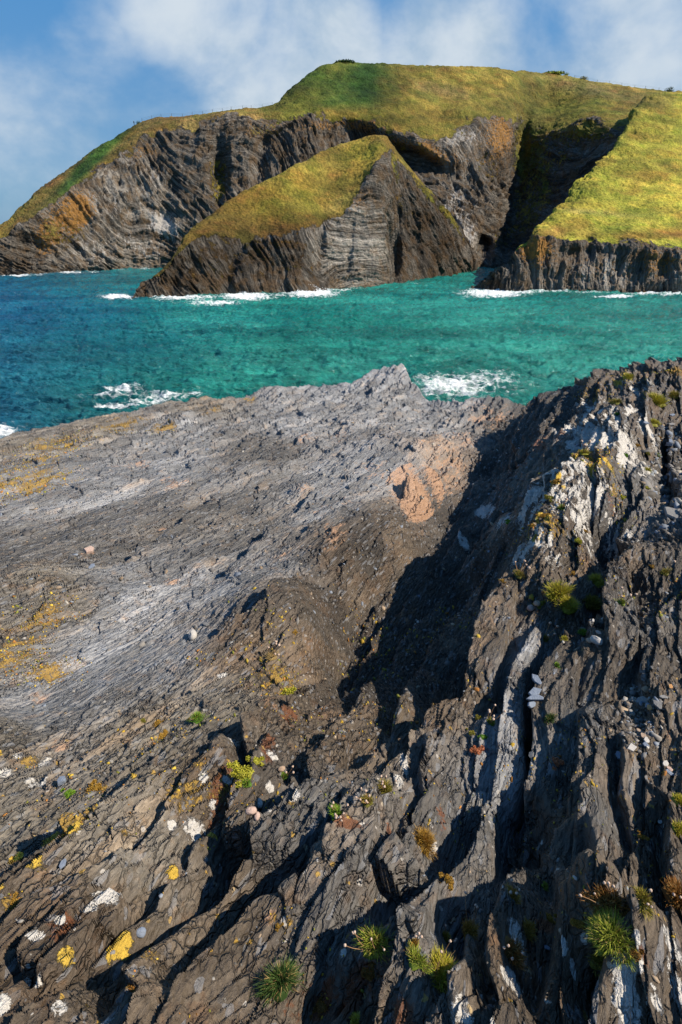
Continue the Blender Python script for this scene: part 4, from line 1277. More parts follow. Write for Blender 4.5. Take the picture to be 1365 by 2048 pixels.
def cushion_geo(r, pal, flat, seed):
    """low crumbly moss: small leaf rosettes over a few merged lumps with an uneven outline"""
    q = random.Random(seed)
    p0, p1, p2 = PAL[pal]
    V, Fc, Cc_ = [], [], []
    lumps = [(0, 0, .55)] + [(q.gauss(0, .48), q.gauss(0, .48), q.uniform(.18, .42)) for _ in range(9)]
    for lx, ly, lr in lumps:
        b0 = len(V); seg, rings = 9, 4
        for i in range(rings + 1):
            ph = i / rings * math.pi / 2
            for k in range(seg):
                th = 2 * math.pi * k / seg
                rr = lr * math.cos(ph) * (1 + q.uniform(-.12, .12))
                V.append(Vector(((lx + rr * math.cos(th)) * r, (ly + rr * math.sin(th)) * r, (lr * math.sin(ph) * flat * 1.3 - .12) * r)))
                Cc_.append(lerp3(p0, p1, .3 + .5 * q.random()))
        for i in range(rings):
            for k in range(seg):
                a = b0 + i * seg + k; b = b0 + i * seg + (k + 1) % seg
                Fc.append((a, b, b + seg, a + seg))
        m = int(70 * lr / .3)
        for _ in range(m):
            th = q.uniform(0, 6.283); z_ = q.random() ** .8
            d = Vector((math.cos(th) * math.sqrt(1 - z_ * z_), math.sin(th) * math.sqrt(1 - z_ * z_), z_))
            c = Vector(((lx + d.x * lr) * r, (ly + d.y * lr) * r, (d.z * lr * flat * 1.3 - .10) * r))
            sz = r * q.uniform(.045, .11)
            u = d.cross(Vector((q.gauss(0, 1), q.gauss(0, 1), q.gauss(0, 1)))).normalized()
            tip = c + (d + Vector((q.gauss(0, .5), q.gauss(0, .5), .3))).normalized() * sz * 1.8
            i0 = len(V)
            V += [c - u * sz, c + u * sz, tip]
            cc = lerp3(p1, p2, q.random())
            Cc_ += [lerp3(p0, p1, .7), lerp3(p0, p1, .9), cc]
            Fc.append((i0, i0 + 1, i0 + 2))
    return V, Fc, Cc_


def tube(V, Fc, pts, rad, n=4):
    base = len(V)
    for i, p in enumerate(pts):
        a = pts[max(i - 1, 0)]; b = pts[min(i + 1, len(pts) - 1)]
        t = (b - a).normalized()
        u = t.cross(Vector((.3, .9, .1))).normalized(); w = t.cross(u)
        rr = rad * (1 - .35 * i / (len(pts) - 1))
        for k in range(n):
            an = 2 * math.pi * k / n
            V.append(p + u * rr * math.cos(an) + w * rr * math.sin(an))
    for i in range(len(pts) - 1):
        for k in range(n):
            a = base + i * n + k; b = base + i * n + (k + 1) % n
            Fc.append((a, b, b + n, a + n))


def head_geo(r, seed):
    q = random.Random(seed)
    V, Fc = [], []
    rings, seg = 4, 7
    for i in range(rings + 1):
        ph = -math.pi / 2 + math.pi * i / rings
        for k in range(seg):
            th = 2 * math.pi * (k + .5 * (i % 2)) / seg
            rr = r * (1 + q.uniform(-.22, .22))
            V.append(Vector((rr * math.cos(ph) * math.cos(th), rr * math.cos(ph) * math.sin(th), rr * .85 * math.sin(ph) + r * .5)))
    for i in range(rings):
        for k in range(seg):
            a = i * seg + k; b = i * seg + (k + 1) % seg
            Fc.append((a, b, b + seg, a + seg))
    return V, Fc


HEADS = [mesh_of('flower_head', *head_geo(1.0, 40 + k), HEADM, smooth=True) for k in range(3)]


def zc_of(p):
    return p.y * CP - p.z * SP


def plant(name, cat, label, px, py, rpx, pal, group=None, n=None, height=1.0, flat=.75, heads=0, hlen=3.0, lean=(0, 0), thin=1.0, droop=.5, seed=None, kind='g'):
    g = ground(px, py); s = zc_of(g) / FPX
    r = rpx * s * (.98 if kind != 'c' else .86)
    seed = seed if seed is not None else int(px * 7 + py)
    q = random.Random(seed)
    n = n or int(60 + 9.5 * rpx)
    V, Fc, Cc_ = cushion_geo(r * 1.05, pal, flat, seed) if kind == 'c' else blades_geo(r, n, pal, height, flat, thin, seed, droop)
    nrm = (ground_normal(px, py, 14) * .55 + Vector((0, -.15, 1))).normalized()
    rot = nrm.to_track_quat('Z', 'Y').to_euler()
    loc = g + nrm * r * (.10 if kind != 'c' else -.05)
    me = mesh_of('leaves', V, Fc, LEAF, Cc_)
    if heads == 0:
        o = link(name, me, label=label, category=cat)
        o.location = loc; o.rotation_euler = rot
    else:
        o = link(name, None, label=label, category=cat)
        o.location = loc; o.rotation_euler = rot
        link('leaves', me, parent=o)
        for k in range(heads):
            L = r * hlen * q.uniform(.6, 1.1)
            if rpx > 24:
                L = r * hlen * q.uniform(.5, .9)
            a = q.uniform(0, 2 * math.pi); sp = q.uniform(.15, .6)
            d = Vector((math.cos(a) * sp + lean[0], math.sin(a) * sp + lean[1], 1)).normalized()
            st = Vector((math.cos(a) * r * .4, math.sin(a) * r * .4, r * .2))
            bend = Vector((q.gauss(0, .12), q.gauss(0, .12), 0)) * L
            pts = [st + d * L * t + bend * t * t for t in (0, .35, .7, 1)]
            V2, F2 = [], []
            tube(V2, F2, pts, max(.00085, .75 * s))
            so = link('stalk', mesh_of('stalk', V2, F2, STALKM), parent=o)
            h = link('flower_head', HEADS[k % 3], parent=so)
            h.location = pts[-1]
            hr = max(.0032, 3.0 * s) * q.uniform(.8, 1.15)
            h.scale = (hr, hr, hr)
    if group:
        o['group'] = group
    return o


GT = 'grass tufts rooted in the slate'
MC = 'moss cushions on the slate'
TH = 'thrift clumps with dry flower heads'
PLANTS = [
    # px, py, radius, palette, kind, label, extras
    (1225, 1872, 44, 'green', 'g', 'largest bright green dome of fine grass, near the bottom right corner', dict(height=1.15, n=900)),
    (1195, 1925, 24, 'olive', 'g', 'olive tuft tucked against the lower left of the largest green dome', dict()),
    (1212, 1808, 32, 'rust', 't', 'reddish green tuft with bare red stems just above the largest green dome', dict(n=420, heads=6, hlen=2.0, lean=(-.7, .5))),
    (1284, 1798, 22, 'olive', 't', 'thin dark olive tuft in shade, up and right of the largest green dome', dict(heads=3, hlen=1.8, lean=(-.5, .3))),
    (1360, 1795, 36, 'rust', 't', 'rusty tuft with long bent stems cut by the right edge, low down', dict(heads=6, hlen=1.6, lean=(-.4, .2))),
    (882, 1948, 44, 'lime', 't', 'wide yellow green dome with two long arching stalks, low and right of the middle', dict(n=900, heads=2, hlen=2.2, lean=(-.8, .5), flat=.6)),
    (835, 1920, 22, 'green', 'g', 'small green tuft joined to the upper left of the wide yellow green dome', dict()),
    (745, 1885, 34, 'green', 't', 'spiky green thrift clump with four pale flower heads on tall stalks', dict(heads=5, hlen=2.5, flat=.9, height=1.1, n=420)),
    (555, 1965, 34, 'deep', 'g', 'tuft of long dark green blades in the shaded cleft at the bottom', dict(height=1.5, flat=1.0, n=420, droop=.9)),
    (942, 1858, 19, 'amber', 't', 'small round orange tipped clump with two flower heads leaning right', dict(heads=3, hlen=2.6, lean=(.5, .1))),
    (893, 1874, 12, 'olive', 't', 'little dark clump in shade with pale heads, left of the round orange tipped one', dict(heads=3, hlen=3.0, lean=(-.3, .3))),
    (1060, 1858, 18, 'amber', 'g', 'round yellow and orange tuft right of a white lichen patch, low down', dict()),
    (1022, 1900, 32, 'rust', 't', 'dark sparse clump of branching red stems in the black cleft', dict(n=160, heads=5, hlen=1.5, lean=(-.6, .3), flat=.5)),
    (848, 1682, 26, 'amber', 'g', 'shaggy amber green tuft at the head of a black cleft in the grey slate', dict(n=420)),
    (905, 1758, 16, 'amber', 'c', 'lumpy yellow orange cushion on the crest of a grey slab below the shaggy amber tuft', dict()),
    (677, 1628, 18, 'vivid', 't', 'green cushion under a bouquet of bleached flower heads at the tip of a slate rib', dict(heads=9, hlen=2.0, lean=(-.2, .5))),
    (736, 1600, 14, 'olive', 't', 'small thrift clump with a row of heads, between the bouquet and the white streak', dict(heads=7, hlen=2.3, lean=(-.4, .4))),
    (772, 1577, 20, 'olive', 't', 'dark thrift clump beside the white lichen streak on the slate rib', dict(heads=6, hlen=1.6, lean=(-.3, .2), flat=.5)),
    (488, 1548, 24, 'lime', 'c', 'broad lime yellow cushion along a thin black crack, left of the middle', dict()),
    (514, 1520, 17, 'lime', 'c', 'second lime cushion just above the broad one on the same crack', dict()),
    (500, 1568, 11, 'vivid', 'g', 'small bright green tuft at the foot of the broad lime cushion', dict()),
    (397, 1434, 14, 'vivid', 'g', 'round vivid green tuft beside dry pale stems, left of the middle', dict(height=1.2)),
    (572, 1550, 10, 'vivid', 't', 'tiny green tuft under a pale yellow stone in the shade', dict(heads=3, hlen=2.4)),
    (325, 1468, 15, 'amber', 'c', 'flat yellow cushion left of the vivid green tuft, lower of two', dict(flat=.45)),
    (312, 1440, 12, 'amber', 'c', 'flat yellow cushion left of the vivid green tuft, upper of two', dict(flat=.45)),
    (288, 1438, 8, 'olive', 'c', 'small olive cushion beside the upper flat yellow one', dict(flat=.5)),
    (192, 1570, 17, 'amber', 'c', 'straggling yellow cushion along a bed above the round yellow lichen', dict(flat=.4)),
    (133, 1586, 14, 'vivid', 'c', 'strip of green moss under a bluish stone at the left', dict(flat=.4)),
    (43, 1710, 10, 'deep', 'g', 'dark green tuft wedged above the large yellow lichen patch', dict()),
    (1112, 1185, 26, 'lime', 'g', 'brightest yellow grass tuft on the right ridge, upper left lobe', dict(n=560, height=1.1)),
    (1136, 1212, 22, 'lime', 'g', 'brightest yellow grass tuft on the right ridge, lower right lobe', dict(n=460, height=1.1)),
    (1196, 1163, 19, 'lime', 'g', 'yellow tuft high in the notch right of the two brightest ones', dict(height=1.1)),
    (1184, 1203, 19, 'olive', 'g', 'olive yellow tuft hanging below the one in the notch', dict(height=1.1)),
    (1090, 1272, 10, 'olive', 't', 'small olive tuft with heads under the left end of the bright tufts', dict(heads=4, hlen=3.0)),
    (1131, 1272, 8, 'lime', 'g', 'tiny lime tuft between two dark slate blades', dict()),
    (1165, 1262, 10, 'vivid', 'g', 'small bright tuft above the white and tan stones on the ridge', dict()),
    (1111, 1328, 8, 'vivid', 'g', 'tiny green tuft on the dark blade right of the blue slates', dict()),
    (1096, 1435, 13, 'deep', 'g', 'dark green tuft in the black crack below the blue slates', dict()),
    (1078, 1205, 12, 'olive', 'c', 'olive moss beside two pinkish stones at the top of the long slab', dict()),
    (942, 1462, 11, 'olive', 'c', 'leftmost moss cushion of the cluster above the coral cushion', dict()),
    (968, 1470, 11, 'vivid', 'c', 'bright green cushion right above the coral one', dict()),
    (957, 1433, 9, 'olive', 'c', 'highest small cushion of the cluster above the coral one', dict()),
    (985, 1442, 11, 'green', 't', 'thrift clump with five heads against the dark gully, above the coral cushion', dict(heads=6, hlen=3.0, lean=(-.3, .3))),
    (956, 1500, 14, 'coral', 'c', 'round coral orange cushion on the grey slab', dict(height=1.1)),
    (1110, 1518, 14, 'coral', 'c', 'orange moss cushion on dark slate right of the long grey slab', dict(flat=.5)),
    (1035, 1150, 12, 'olive', 't', 'small clump with heads in the shade above the long slab', dict(heads=4, hlen=2.8)),
    (1010, 1157, 8, 'amber', 'c', 'little amber cushion in shade left of the top of the long slab', dict(flat=.5)),
    (1015, 1040, 10, 'vivid', 'c', 'small green cushion on the shaded wall left of the white ridge', dict(flat=.5)),
    (1245, 1208, 10, 'green', 't', 'dark green tuft with pink heads in the hollow right of the ridge', dict(heads=4, hlen=2.6)),
    (1333, 1140, 10, 'olive', 't', 'olive tuft on top of the rounded rock near the right edge', dict(heads=1, hlen=3.)),
    (1305, 1130, 6, 'amber', 'c', 'tiny yellow cushion on the rounded rock near the right edge', dict()),
    (1316, 802, 24, 'lime', 'g', 'wide yellow green tuft high on the right ridge', dict(flat=.5)),
    (1308, 847, 13, 'lime', 'g', 'smaller yellow green tuft below the wide one high on the right ridge', dict(flat=.6)),
    (1350, 790, 14, 'olive', 'g', 'olive tuft at the right edge beside the wide yellow green one', dict(flat=.6)),
    (1254, 908, 9, 'vivid', 'c', 'bright green cushion right of the yellow lichens on the ridge', dict()),
    (1298, 936, 9, 'lime', 'g', 'pale lime tuft over the dark slot near the right edge', dict()),
    (1297, 973, 8, 'lime', 'c', 'lime cushion below the pale tuft over the dark slot', dict()),
    (1250, 992, 9, 'lime', 'c', 'lime cushion on the bluish slate face of the ridge', dict()),
    (1318, 905, 8, 'green', 'c', 'green cushion among loose slates near the right edge', dict()),
    (1300, 900, 7, 'olive', 'c', 'olive cushion left of the green one among loose slates', dict()),
    (1320, 872, 10, 'amber', 'c', 'amber cushion under the smaller yellow green tuft', dict(flat=.5)),
    (1280, 885, 8, 'amber', 'c', 'round amber cushion on bare slate left of the loose slates', dict(flat=.6)),
    (1232, 803, 12, 'olive', 'g', 'olive tuft among white lichen near the top of the ridge', dict(flat=.5)),
    (1230, 822, 8, 'vivid', 'c', 'green cushion below the olive tuft near the top of the ridge', dict()),
    (1255, 752, 12, 'lime', 'g', 'yellow tuft on the skyline part of the ridge', dict(flat=.45)),
    (1166, 905, 11, 'lime', 't', 'yellow cushion with red stems on the whitest part of the ridge', dict(heads=4, hlen=2.4, flat=.5)),
    (1110, 958, 11, 'amber', 'c', 'golden cushion at the upper lip of the white ridge end', dict(flat=.5)),
    (1100, 990, 12, 'olive', 'c', 'long olive cushion in the dark notch of the ridge end', dict(flat=.5)),
    (1121, 1013, 9, 'vivid', 't', 'bright green cushion with red stems in the notch of the ridge end', dict(heads=5, hlen=2.6)),
    (1085, 1026, 12, 'amber', 'c', 'golden cushion in the middle of the white ridge end', dict(flat=.5)),
    (1060, 1045, 9, 'amber', 'c', 'golden cushion at the lower left of the white ridge end', dict(flat=.5)),
    (1172, 1058, 8, 'amber', 'c', 'amber cushion on the brown slate below the white ridge', dict(flat=.6)),
    (1152, 1080, 9, 'lime', 'c', 'lime cushion on brown slate, lower of the pair below the white ridge', dict(flat=.5)),
    (1147, 1145, 8, 'amber', 'c', 'amber speck of moss above the notch tufts', dict(flat=.6)),
    (593, 1260, 8, 'amber', 'c', 'small yellow plant alone on the brown rock beside the gully', dict()),
    (578, 1378, 17, 'lime', 'c', 'thin yellow green mat beside the sharp edge of the gully shadow', dict(flat=.35)),
    (570, 1352, 11, 'olive', 'c', 'upper end of the yellow green mat beside the gully shadow', dict(flat=.4)),
    (545, 1310, 14, 'straw', 't', 'dry straw coloured clump with pale heads left of the gully', dict(heads=6, hlen=1.6, n=90)),
    (1354, 1600, 16, 'lime', 'g', 'yellow tuft on dark slate at the right edge, upper one', dict()),
    (1355, 1655, 16, 'lime', 'g', 'yellow tuft on dark slate at the right edge, lower one', dict()),
    (1281, 1670, 10, 'amber', 'c', 'small amber cushion left of the two yellow tufts at the right edge', dict()),
    (1030, 1790, 14, 'amber', 't', 'amber clump with three tall heads beside the black cleft', dict(heads=4, hlen=2.6, lean=(-.3, .3))),
    (1088, 1768, 8, 'green', 'g', 'tiny green topped tuft right of the clump with three tall heads', dict()),
    (1100, 1835, 18, 'amber', 'c', 'orange brown mossy mat above the round yellow and orange tuft', dict(flat=.4)),
    (1158, 1845, 16, 'amber', 'c', 'orange brown mossy mat left of the largest green dome', dict(flat=.4)),
    (262, 1975, 17, 'rust', 'c', 'rusty straggling moss in a hollow near the bottom left', dict(flat=.4)),
    (25, 1805, 18, 'amber', 'c', 'orange crusty moss near the left edge, low down', dict(flat=.4)),
    (640, 2008, 24, 'rust', 'c', 'dark red brown moss mat at the bottom middle', dict(flat=.4)),
    (735, 1948, 20, 'rust', 'c', 'dark red brown moss strip under the spiky thrift clump', dict(flat=.35)),
    (560, 1850, 8, 'amber', 'c', 'small amber cushion on brown rock above the dark bladed tuft', dict()),
    (705, 2040, 12, 'lime', 'g', 'yellow green tuft cut by the bottom edge', dict()),
    (1275, 1908, 16, 'rust', 'c', 'red brown moss right of the largest green dome', dict(flat=.4)),
    (830, 1885, 10, 'amber', 't', 'amber clump with heads between the spiky clump and the wide dome', dict(heads=3, hlen=2.)),
]
for px, py, rp, pal, kd, label, kw in PLANTS:
    if kd == 'g':
        plant('grass_tuft', 'grass tuft', label, px, py, rp, pal, GT, **kw)
    elif kd == 't':
        plant('thrift_clump', 'thrift', label, px, py, rp, pal, TH, **kw)
    else:
        kw = dict(kw); kw.setdefault('flat', .6)
        plant('moss_cushion', 'moss cushion', label, px, py, rp, pal, MC, kind='c', **kw)

# ---- loose stones
STONE = {}
for nm, c0, c1_ in [('blue', (.10, .12, .16), (.26, .30, .37)), ('grey', (.13, .125, .12), (.30, .285, .265)), ('pale', (.33, .30, .27), (.56, .53, .49)), ('tan', (.26, .17, .11), (.52, .38, .27)), ('pink', (.34, .22, .17), (.60, .44, .36)), ('orange', (.34, .15, .05), (.62, .34, .13))]:
    m, t, b = new_mat('stone_' + nm, .7, .35)
    t.put(b.inputs['Base Color'], t.mix(t.noise(t.pos(), 45, 6, .7), c0, c1_))
    t.put(b.inputs['Normal'], t.bump(t.noise(t.pos(), 90, 5, .7), .6, .01))
    STONE[nm] = m


def slate_geo(seed, thick=.16, n=6, aspect=1.6):
    q = random.Random(seed)
    ang = sorted([2 * math.pi * (k + q.uniform(-.33, .33)) / n for k in range(n)])
    ring = [(math.cos(a) * q.uniform(.8, 1.05), math.sin(a) * q.uniform(.8, 1.05) / aspect) for a in ang]
    V = []
    for (s, zz) in ((.93, -thick), (1.0, -thick * .6), (1.0, thick * .55), (.90, thick)):
        for (a, b) in ring:
            V.append((a * s, b * s, zz + q.uniform(-.03, .03)))
    Fc = [tuple(range(n))[::-1]]
    for l in range(3):
        for k in range(n):
            Fc.append((l * n + k, l * n + (k + 1) % n, (l + 1) * n + (k + 1) % n, (l + 1) * n + k))
    V.append((0, 0, thick * 1.12)); c = len(V) - 1
    for k in range(n):
        Fc.append((3 * n + k, 3 * n + (k + 1) % n, c))
    return V, Fc


def pebble_geo(seed, aspect=1.5, tall=.6):
    q = random.Random(seed)
    V, Fc = [], []
    rings, seg = 7, 12
    ph0 = [q.uniform(0, 6.28) for _ in range(4)]
    for i in range(rings + 1):
        p_ = -math.pi / 2 + math.pi * i / rings
        for k in range(seg):
            th = 2 * math.pi * k / seg
            rr = 1 + .10 * math.sin(2 * th + ph0[0]) + .07 * math.sin(3 * th + ph0[1] + 2 * p_) + .03 * math.sin(5 * th + ph0[2])
            V.append((rr * math.cos(p_) * math.cos(th), rr * math.cos(p_) * math.sin(th) / aspect, tall * rr * math.sin(p_)))
    for i in range(rings):
        for k in range(seg):
            Fc.append((i * seg + k, i * seg + (k + 1) % seg, (i + 1) * seg + (k + 1) % seg, (i + 1) * seg + k))
    return V, Fc


def stone(px, py, rp, ang, mat, label, kind='slate', aspect=1.6, tilt=(0, 0), thick=.16, group=None, n=6, tall=.6, name=None):
    g = ground(px, py); s = zc_of(g) / FPX
    seed = int(px * 3 + py * 5)
    V, Fc = slate_geo(seed, thick, n, aspect) if kind == 'slate' else pebble_geo(seed, aspect, tall)
    nm = name or ('loose_slate' if kind == 'slate' else 'pebble')
    me = mesh_of(nm, V, Fc, STONE[mat], smooth=(kind != 'slate'))
    o = link(nm, me, label=label, category='stone')
    r = rp * s
    o.scale = (r, r, r)
    nrm = (ground_normal(px, py, 10) * .8 + Vector((tilt[0], -.35 + tilt[1], 1))).normalized()
    o.rotation_euler = (nrm.to_track_quat('Z', 'Y') @ Vector((0, 0, 1)).rotation_difference(Vector((0, 0, 1))) ).to_euler()
    from mathutils import Quaternion
    o.rotation_euler = (nrm.to_track_quat('Z', 'Y') @ Quaternion((0, 0, 1), R(ang))).to_euler()
    o.location = g + nrm * r * (thick if kind == 'slate' else tall) * .7
    if group:
        o['group'] = group
    return o


LS = 'loose stones on the ledge'
stone(385, 1270, 14, -30, 'pale', 'smooth pale oval pebble alone in the grey hollow', 'pebble', 1.7, group=LS)
stone(410, 1246, 10, 20, 'grey', 'thin grey stone just above the pale oval pebble', 'slate', 2.2, group=LS)
stone(1076, 1357, 17, -60, 'blue', 'topmost of the blue slates in the crack', 'slate', 2.0, group='blue slates in the crack')
stone(1071, 1381, 17, 40, 'blue', 'forked pale blue slate second from the top of the crack', 'slate', 1.7, group='blue slates in the crack', n=5)
stone(1070, 1392, 19, 5, 'blue', 'widest blue slate lying level across the crack', 'slate', 2.8, group='blue slates in the crack')
stone(1063, 1406, 16, -35, 'blue', 'lowest of the blue slates in the crack', 'slate', 2.3, group='blue slates in the crack')
stone(1190, 1281, 12, 0, 'pale', 'squarish white stone below the notch tufts', 'pebble', 1.2, tall=.7, group=LS)
stone(1176, 1278, 7, 20, 'tan', 'tan stone touching the left of the squarish white stone', 'pebble', 1.3, group=LS)
stone(1192, 1262, 7, -20, 'pink', 'pinkish slate right above the squarish white stone', 'slate', 1.3, group=LS)
stone(1063, 1216, 9, 10, 'pink', 'pinkish stone at the head of the long slab, left one', 'pebble', 1.3, group=LS)
stone(1073, 1208, 8, 70, 'tan', 'tan stone at the head of the long slab, right one', 'pebble', 1.3, group=LS)
stone(1205, 1238, 8, 60, 'pale', 'white sliver on a dark blade under the notch tufts, right one', 'slate', 2.4, group=LS)
stone(1190, 1237, 6, -10, 'pale', 'white sliver on a dark blade under the notch tufts, left one', 'slate', 2.2, group=LS)
stone(1285, 1398, 15, 5, 'grey', 'largest flat grey stone of the rubble pocket at the right', 'slate', 1.3, n=7, group=LS)
stone(1312, 1408, 14, -15, 'grey', 'flat grey brown stone right of the largest one in the rubble pocket', 'slate', 1.6, group=LS)
stone(1298, 1412, 9, -10, 'orange', 'orange stone between the two largest in the rubble pocket', 'slate', 1.7, group=LS)
stone(1267, 1424, 9, 30, 'grey', 'grey stone at the lower left of the rubble pocket', 'slate', 1.3, group=LS)
stone(1275, 1460, 10, -40, 'tan', 'long tan stone below the rubble pocket, upper one', 'slate', 1.9, group=LS)
stone(1286, 1467, 9, -20, 'tan', 'tan stone touching the lower end of the long tan one', 'slate', 1.5, group=LS)
stone(1296, 1478, 9, 20, 'pale', 'white stone under the tan pair, right one', 'slate', 1.4, group=LS)
stone(1287, 1487, 8, -20, 'blue', 'bluish stone under the tan pair, left one', 'slate', 1.3, group=LS)
stone(1265, 1493, 14, -35, 'pale', 'white triangular slate, brightest stone on the right slope', 'slate', 1.5, n=4, group=LS)
stone(1236, 1508, 12, 10, 'blue', 'layered blue grey chip left of the white triangular slate', 'slate', 1.2, group=LS)
stone(1333, 1524, 11, 0, 'pale', 'white flat stone near the right edge, upper one', 'slate', 1.8, group=LS)
stone(1342, 1543, 10, -20, 'blue', 'bluish flat stone near the right edge, lower one', 'slate', 1.5, group=LS)
stone(1336, 1535, 8, 20, 'pink', 'pinkish chip between the white and the bluish stone at the right edge', 'slate', 1.4, group=LS)
stone(1345, 1370, 8, 50, 'orange', 'small orange stone in the shade at the right edge', 'slate', 1.8, group=LS)
stone(1347, 1028, 30, -35, 'grey', 'big flat grey slab of rubble at the right edge beside the dark slot', 'slate', 1.6, thick=.10, n=7, group=LS)
stone(1325, 1390, 9, 0, 'grey', 'grey stone at the right end of the rubble pocket', 'slate', 1.5, group=LS)
stone(180, 1099, 13, 30, 'pink', 'pinkish angular stone on the grey ledge at the left', 'slate', 1.3, n=5, thick=.3, group=LS)
stone(188, 1128, 11, -5, 'blue', 'thin bluish slates below the pinkish angular stone', 'slate', 2.0, group=LS)
stone(505, 1620, 12, 60, 'pink', 'left one of three rounded pale stones in the dark crack', 'pebble', 1.4, group='rounded stones in the crack')
stone(521, 1606, 11, 20, 'pale', 'upper right one of three rounded pale stones in the dark crack', 'pebble', 1.2, group='rounded stones in the crack')
stone(517, 1631, 9, -10, 'pink', 'lowest of three rounded pale stones in the dark crack', 'pebble', 1.3, group='rounded stones in the crack')
stone(565, 1536, 9, -30, 'tan', 'pale yellow stone on the tiny green tuft in the shade', 'pebble', 1.7, group=LS)
stone(283, 1862, 12, -50, 'blue', 'dark blue grey oval pebble above the yellow ring of lichen', 'pebble', 1.4, tall=.4, group=LS)
stone(124, 1722, 12, 40, 'blue', 'pale blue slate chip right of the large yellow lichen', 'slate', 1.8, group=LS)
stone(128, 1560, 10, 80, 'blue', 'bluish square stone above the strip of green moss', 'slate', 1.2, thick=.5, group=LS)
stone(1096, 1890, 11, 75, 'blue', 'pale blue leaf shaped slate low on the right', 'slate', 2.4, group=LS)
stone(1064, 1506, 8, -60, 'grey', 'small grey slate in the crack right of the long grey slab', 'slate', 1.4, group=LS)
stone(1317, 1640, 6, -50, 'pale', 'small white chip in the dark at the right', 'slate', 1.3, group=LS)
stone(1148, 1755, 5, 0, 'pale', 'tiny white oval pebble on the grey patch low on the right', 'pebble', 1.5, group=LS)
for k, (a, b, r_, an) in enumerate([(1294, 845, 8, -20), (1346, 848, 9, 5), (1344, 880, 9, 80), (1322, 880, 7, 0), (1349, 830, 8, 20), (1340, 905, 7, -30)]):
    stone(a, b, r_, an, 'blue' if k % 2 == 0 else 'grey', ['bluish slate below the wide yellow green tuft high on the ridge', 'grey slate at the right edge, level with the smaller yellow tuft', 'upright bluish slate at the right edge of the ridge', 'grey slate under the amber cushion near the right edge', 'bluish slate at the right edge above the upright one', 'grey slate at the right edge below the upright one'][k], 'slate', 1.9, group=LS)

# ---- innumerable chips of slate, gravel and specks of moss
def scatter(name, mat, n, size, where, seed, flat=.3, cols=None, k=5):
    q = np.random.RandomState(seed)
    idx = np.where(where)[0]
    w = (zc_[idx] ** 1.3)
    w = w / w.sum()
    pick = q.choice(idx, n, p=w)
    base = P_FG[pick]
    s = size * np.exp(q.normal(0, .45, n)) * np.clip(zc_[pick] / 2.2, .8, 2.6)
    a = q.uniform(0, 6.28, n); tx = q.normal(0, .35, n); ty = q.normal(0, .35, n)
    V = []; Fc = []; C_ = []
    ca, sa = np.cos(a), np.sin(a)
    th = np.linspace(0, 2 * np.pi, k + 1)[:-1]
    rr = q.uniform(.6, 1.2, (n, k)); asp = q.uniform(.35, .8, n)
    lx = rr * np.cos(th)[None] * s[:, None]; ly = rr * np.sin(th)[None] * (s * asp)[:, None]
    wx_ = lx * ca[:, None] - ly * sa[:, None]; wy_ = lx * sa[:, None] + ly * ca[:, None]
    zt = tx[:, None] * wx_ + ty[:, None] * wy_
    h = (s * flat)[:, None]
    top = np.stack([base[:, :1] + wx_, base[:, 1:2] + wy_, base[:, 2:3] + zt + h], -1)
    bot = np.stack([base[:, :1] + wx_ * 1.1, base[:, 1:2] + wy_ * 1.1, base[:, 2:3] + zt - h], -1)
    V = np.concatenate([top, bot], 1).reshape(-1, 3)
    ks = np.arange(k); kn = (ks + 1) % k
    side = np.stack([ks + k, kn + k, kn, ks], 1)
    o0 = (np.arange(n) * 2 * k)
    sides = (o0[:, None, None] + side[None]).reshape(-1, 4)
    tops = o0[:, None] + ks[None]
    me = bpy.data.meshes.new(name)
    me.vertices.add(len(V)); me.vertices.foreach_set('co', V.astype(F).ravel())
    nl = sides.size + tops.size
    me.loops.add(nl)
    me.loops.foreach_set('vertex_index', np.concatenate([sides.ravel(), tops.ravel()]).astype(np.int32))
    me.polygons.add(len(sides) + n)
    me.polygons.foreach_set('loop_start', np.concatenate([np.arange(len(sides)) * 4, sides.size + np.arange(n) * k]).astype(np.int32))
    me.update(calc_edges=True)
    me.materials.append(mat)
    if cols is not None:
        c = cols(q, n)
        set_attr(me, 'leaf', np.repeat(c, 2 * k, 0))
    return link(name, me, kind='stuff')


P_FG = FGP.astype(np.float64)
vis = (zc_ > .9) & (zc_ < 12) & (px_ > -150) & (px_ < 1515) & (py_ > 740) & (py_ < 2200) & okv
CHIPM = leaf_material('slate_chip_colours', .75)
def chip_cols(q, n):
    pal_ = np.array([(.16, .15, .145), (.11, .10, .095), (.24, .22, .20), (.20, .22, .26), (.30, .22, .15), (.09, .08, .07), (.44, .40, .35)])
    return pal_[q.choice(len(pal_), n, p=[.26, .24, .16, .12, .10, .09, .03])] * q.uniform(.75, 1.2, (n, 1))


scatter('slate_chips', CHIPM, 5200, .0062, vis, 3, .22, chip_cols)
rub = vis & (((px_ - 1285) / 46) ** 2 + ((py_ - 1440) / 75) ** 2 < 1)
rub2 = vis & (((px_ - 1330) / 50) ** 2 + ((py_ - 960) / 110) ** 2 < 1)
scatter('rubble', CHIPM, 260, .008, rub, 5, .25, lambda q, n: chip_cols(q, n) * 1.15)
scatter('rubble', CHIPM, 420, .012, rub2, 6, .25, lambda q, n: chip_cols(q, n) * 1.0)
def moss_cols(q, n):
    pal_ = np.array([(.42, .27, .03), (.52, .36, .05), (.22, .10, .02), (.20, .20, .03), (.40, .17, .04)])
    return pal_[q.choice(5, n, p=[.3, .25, .15, .18, .12])] * q.uniform(.7, 1.1, (n, 1))


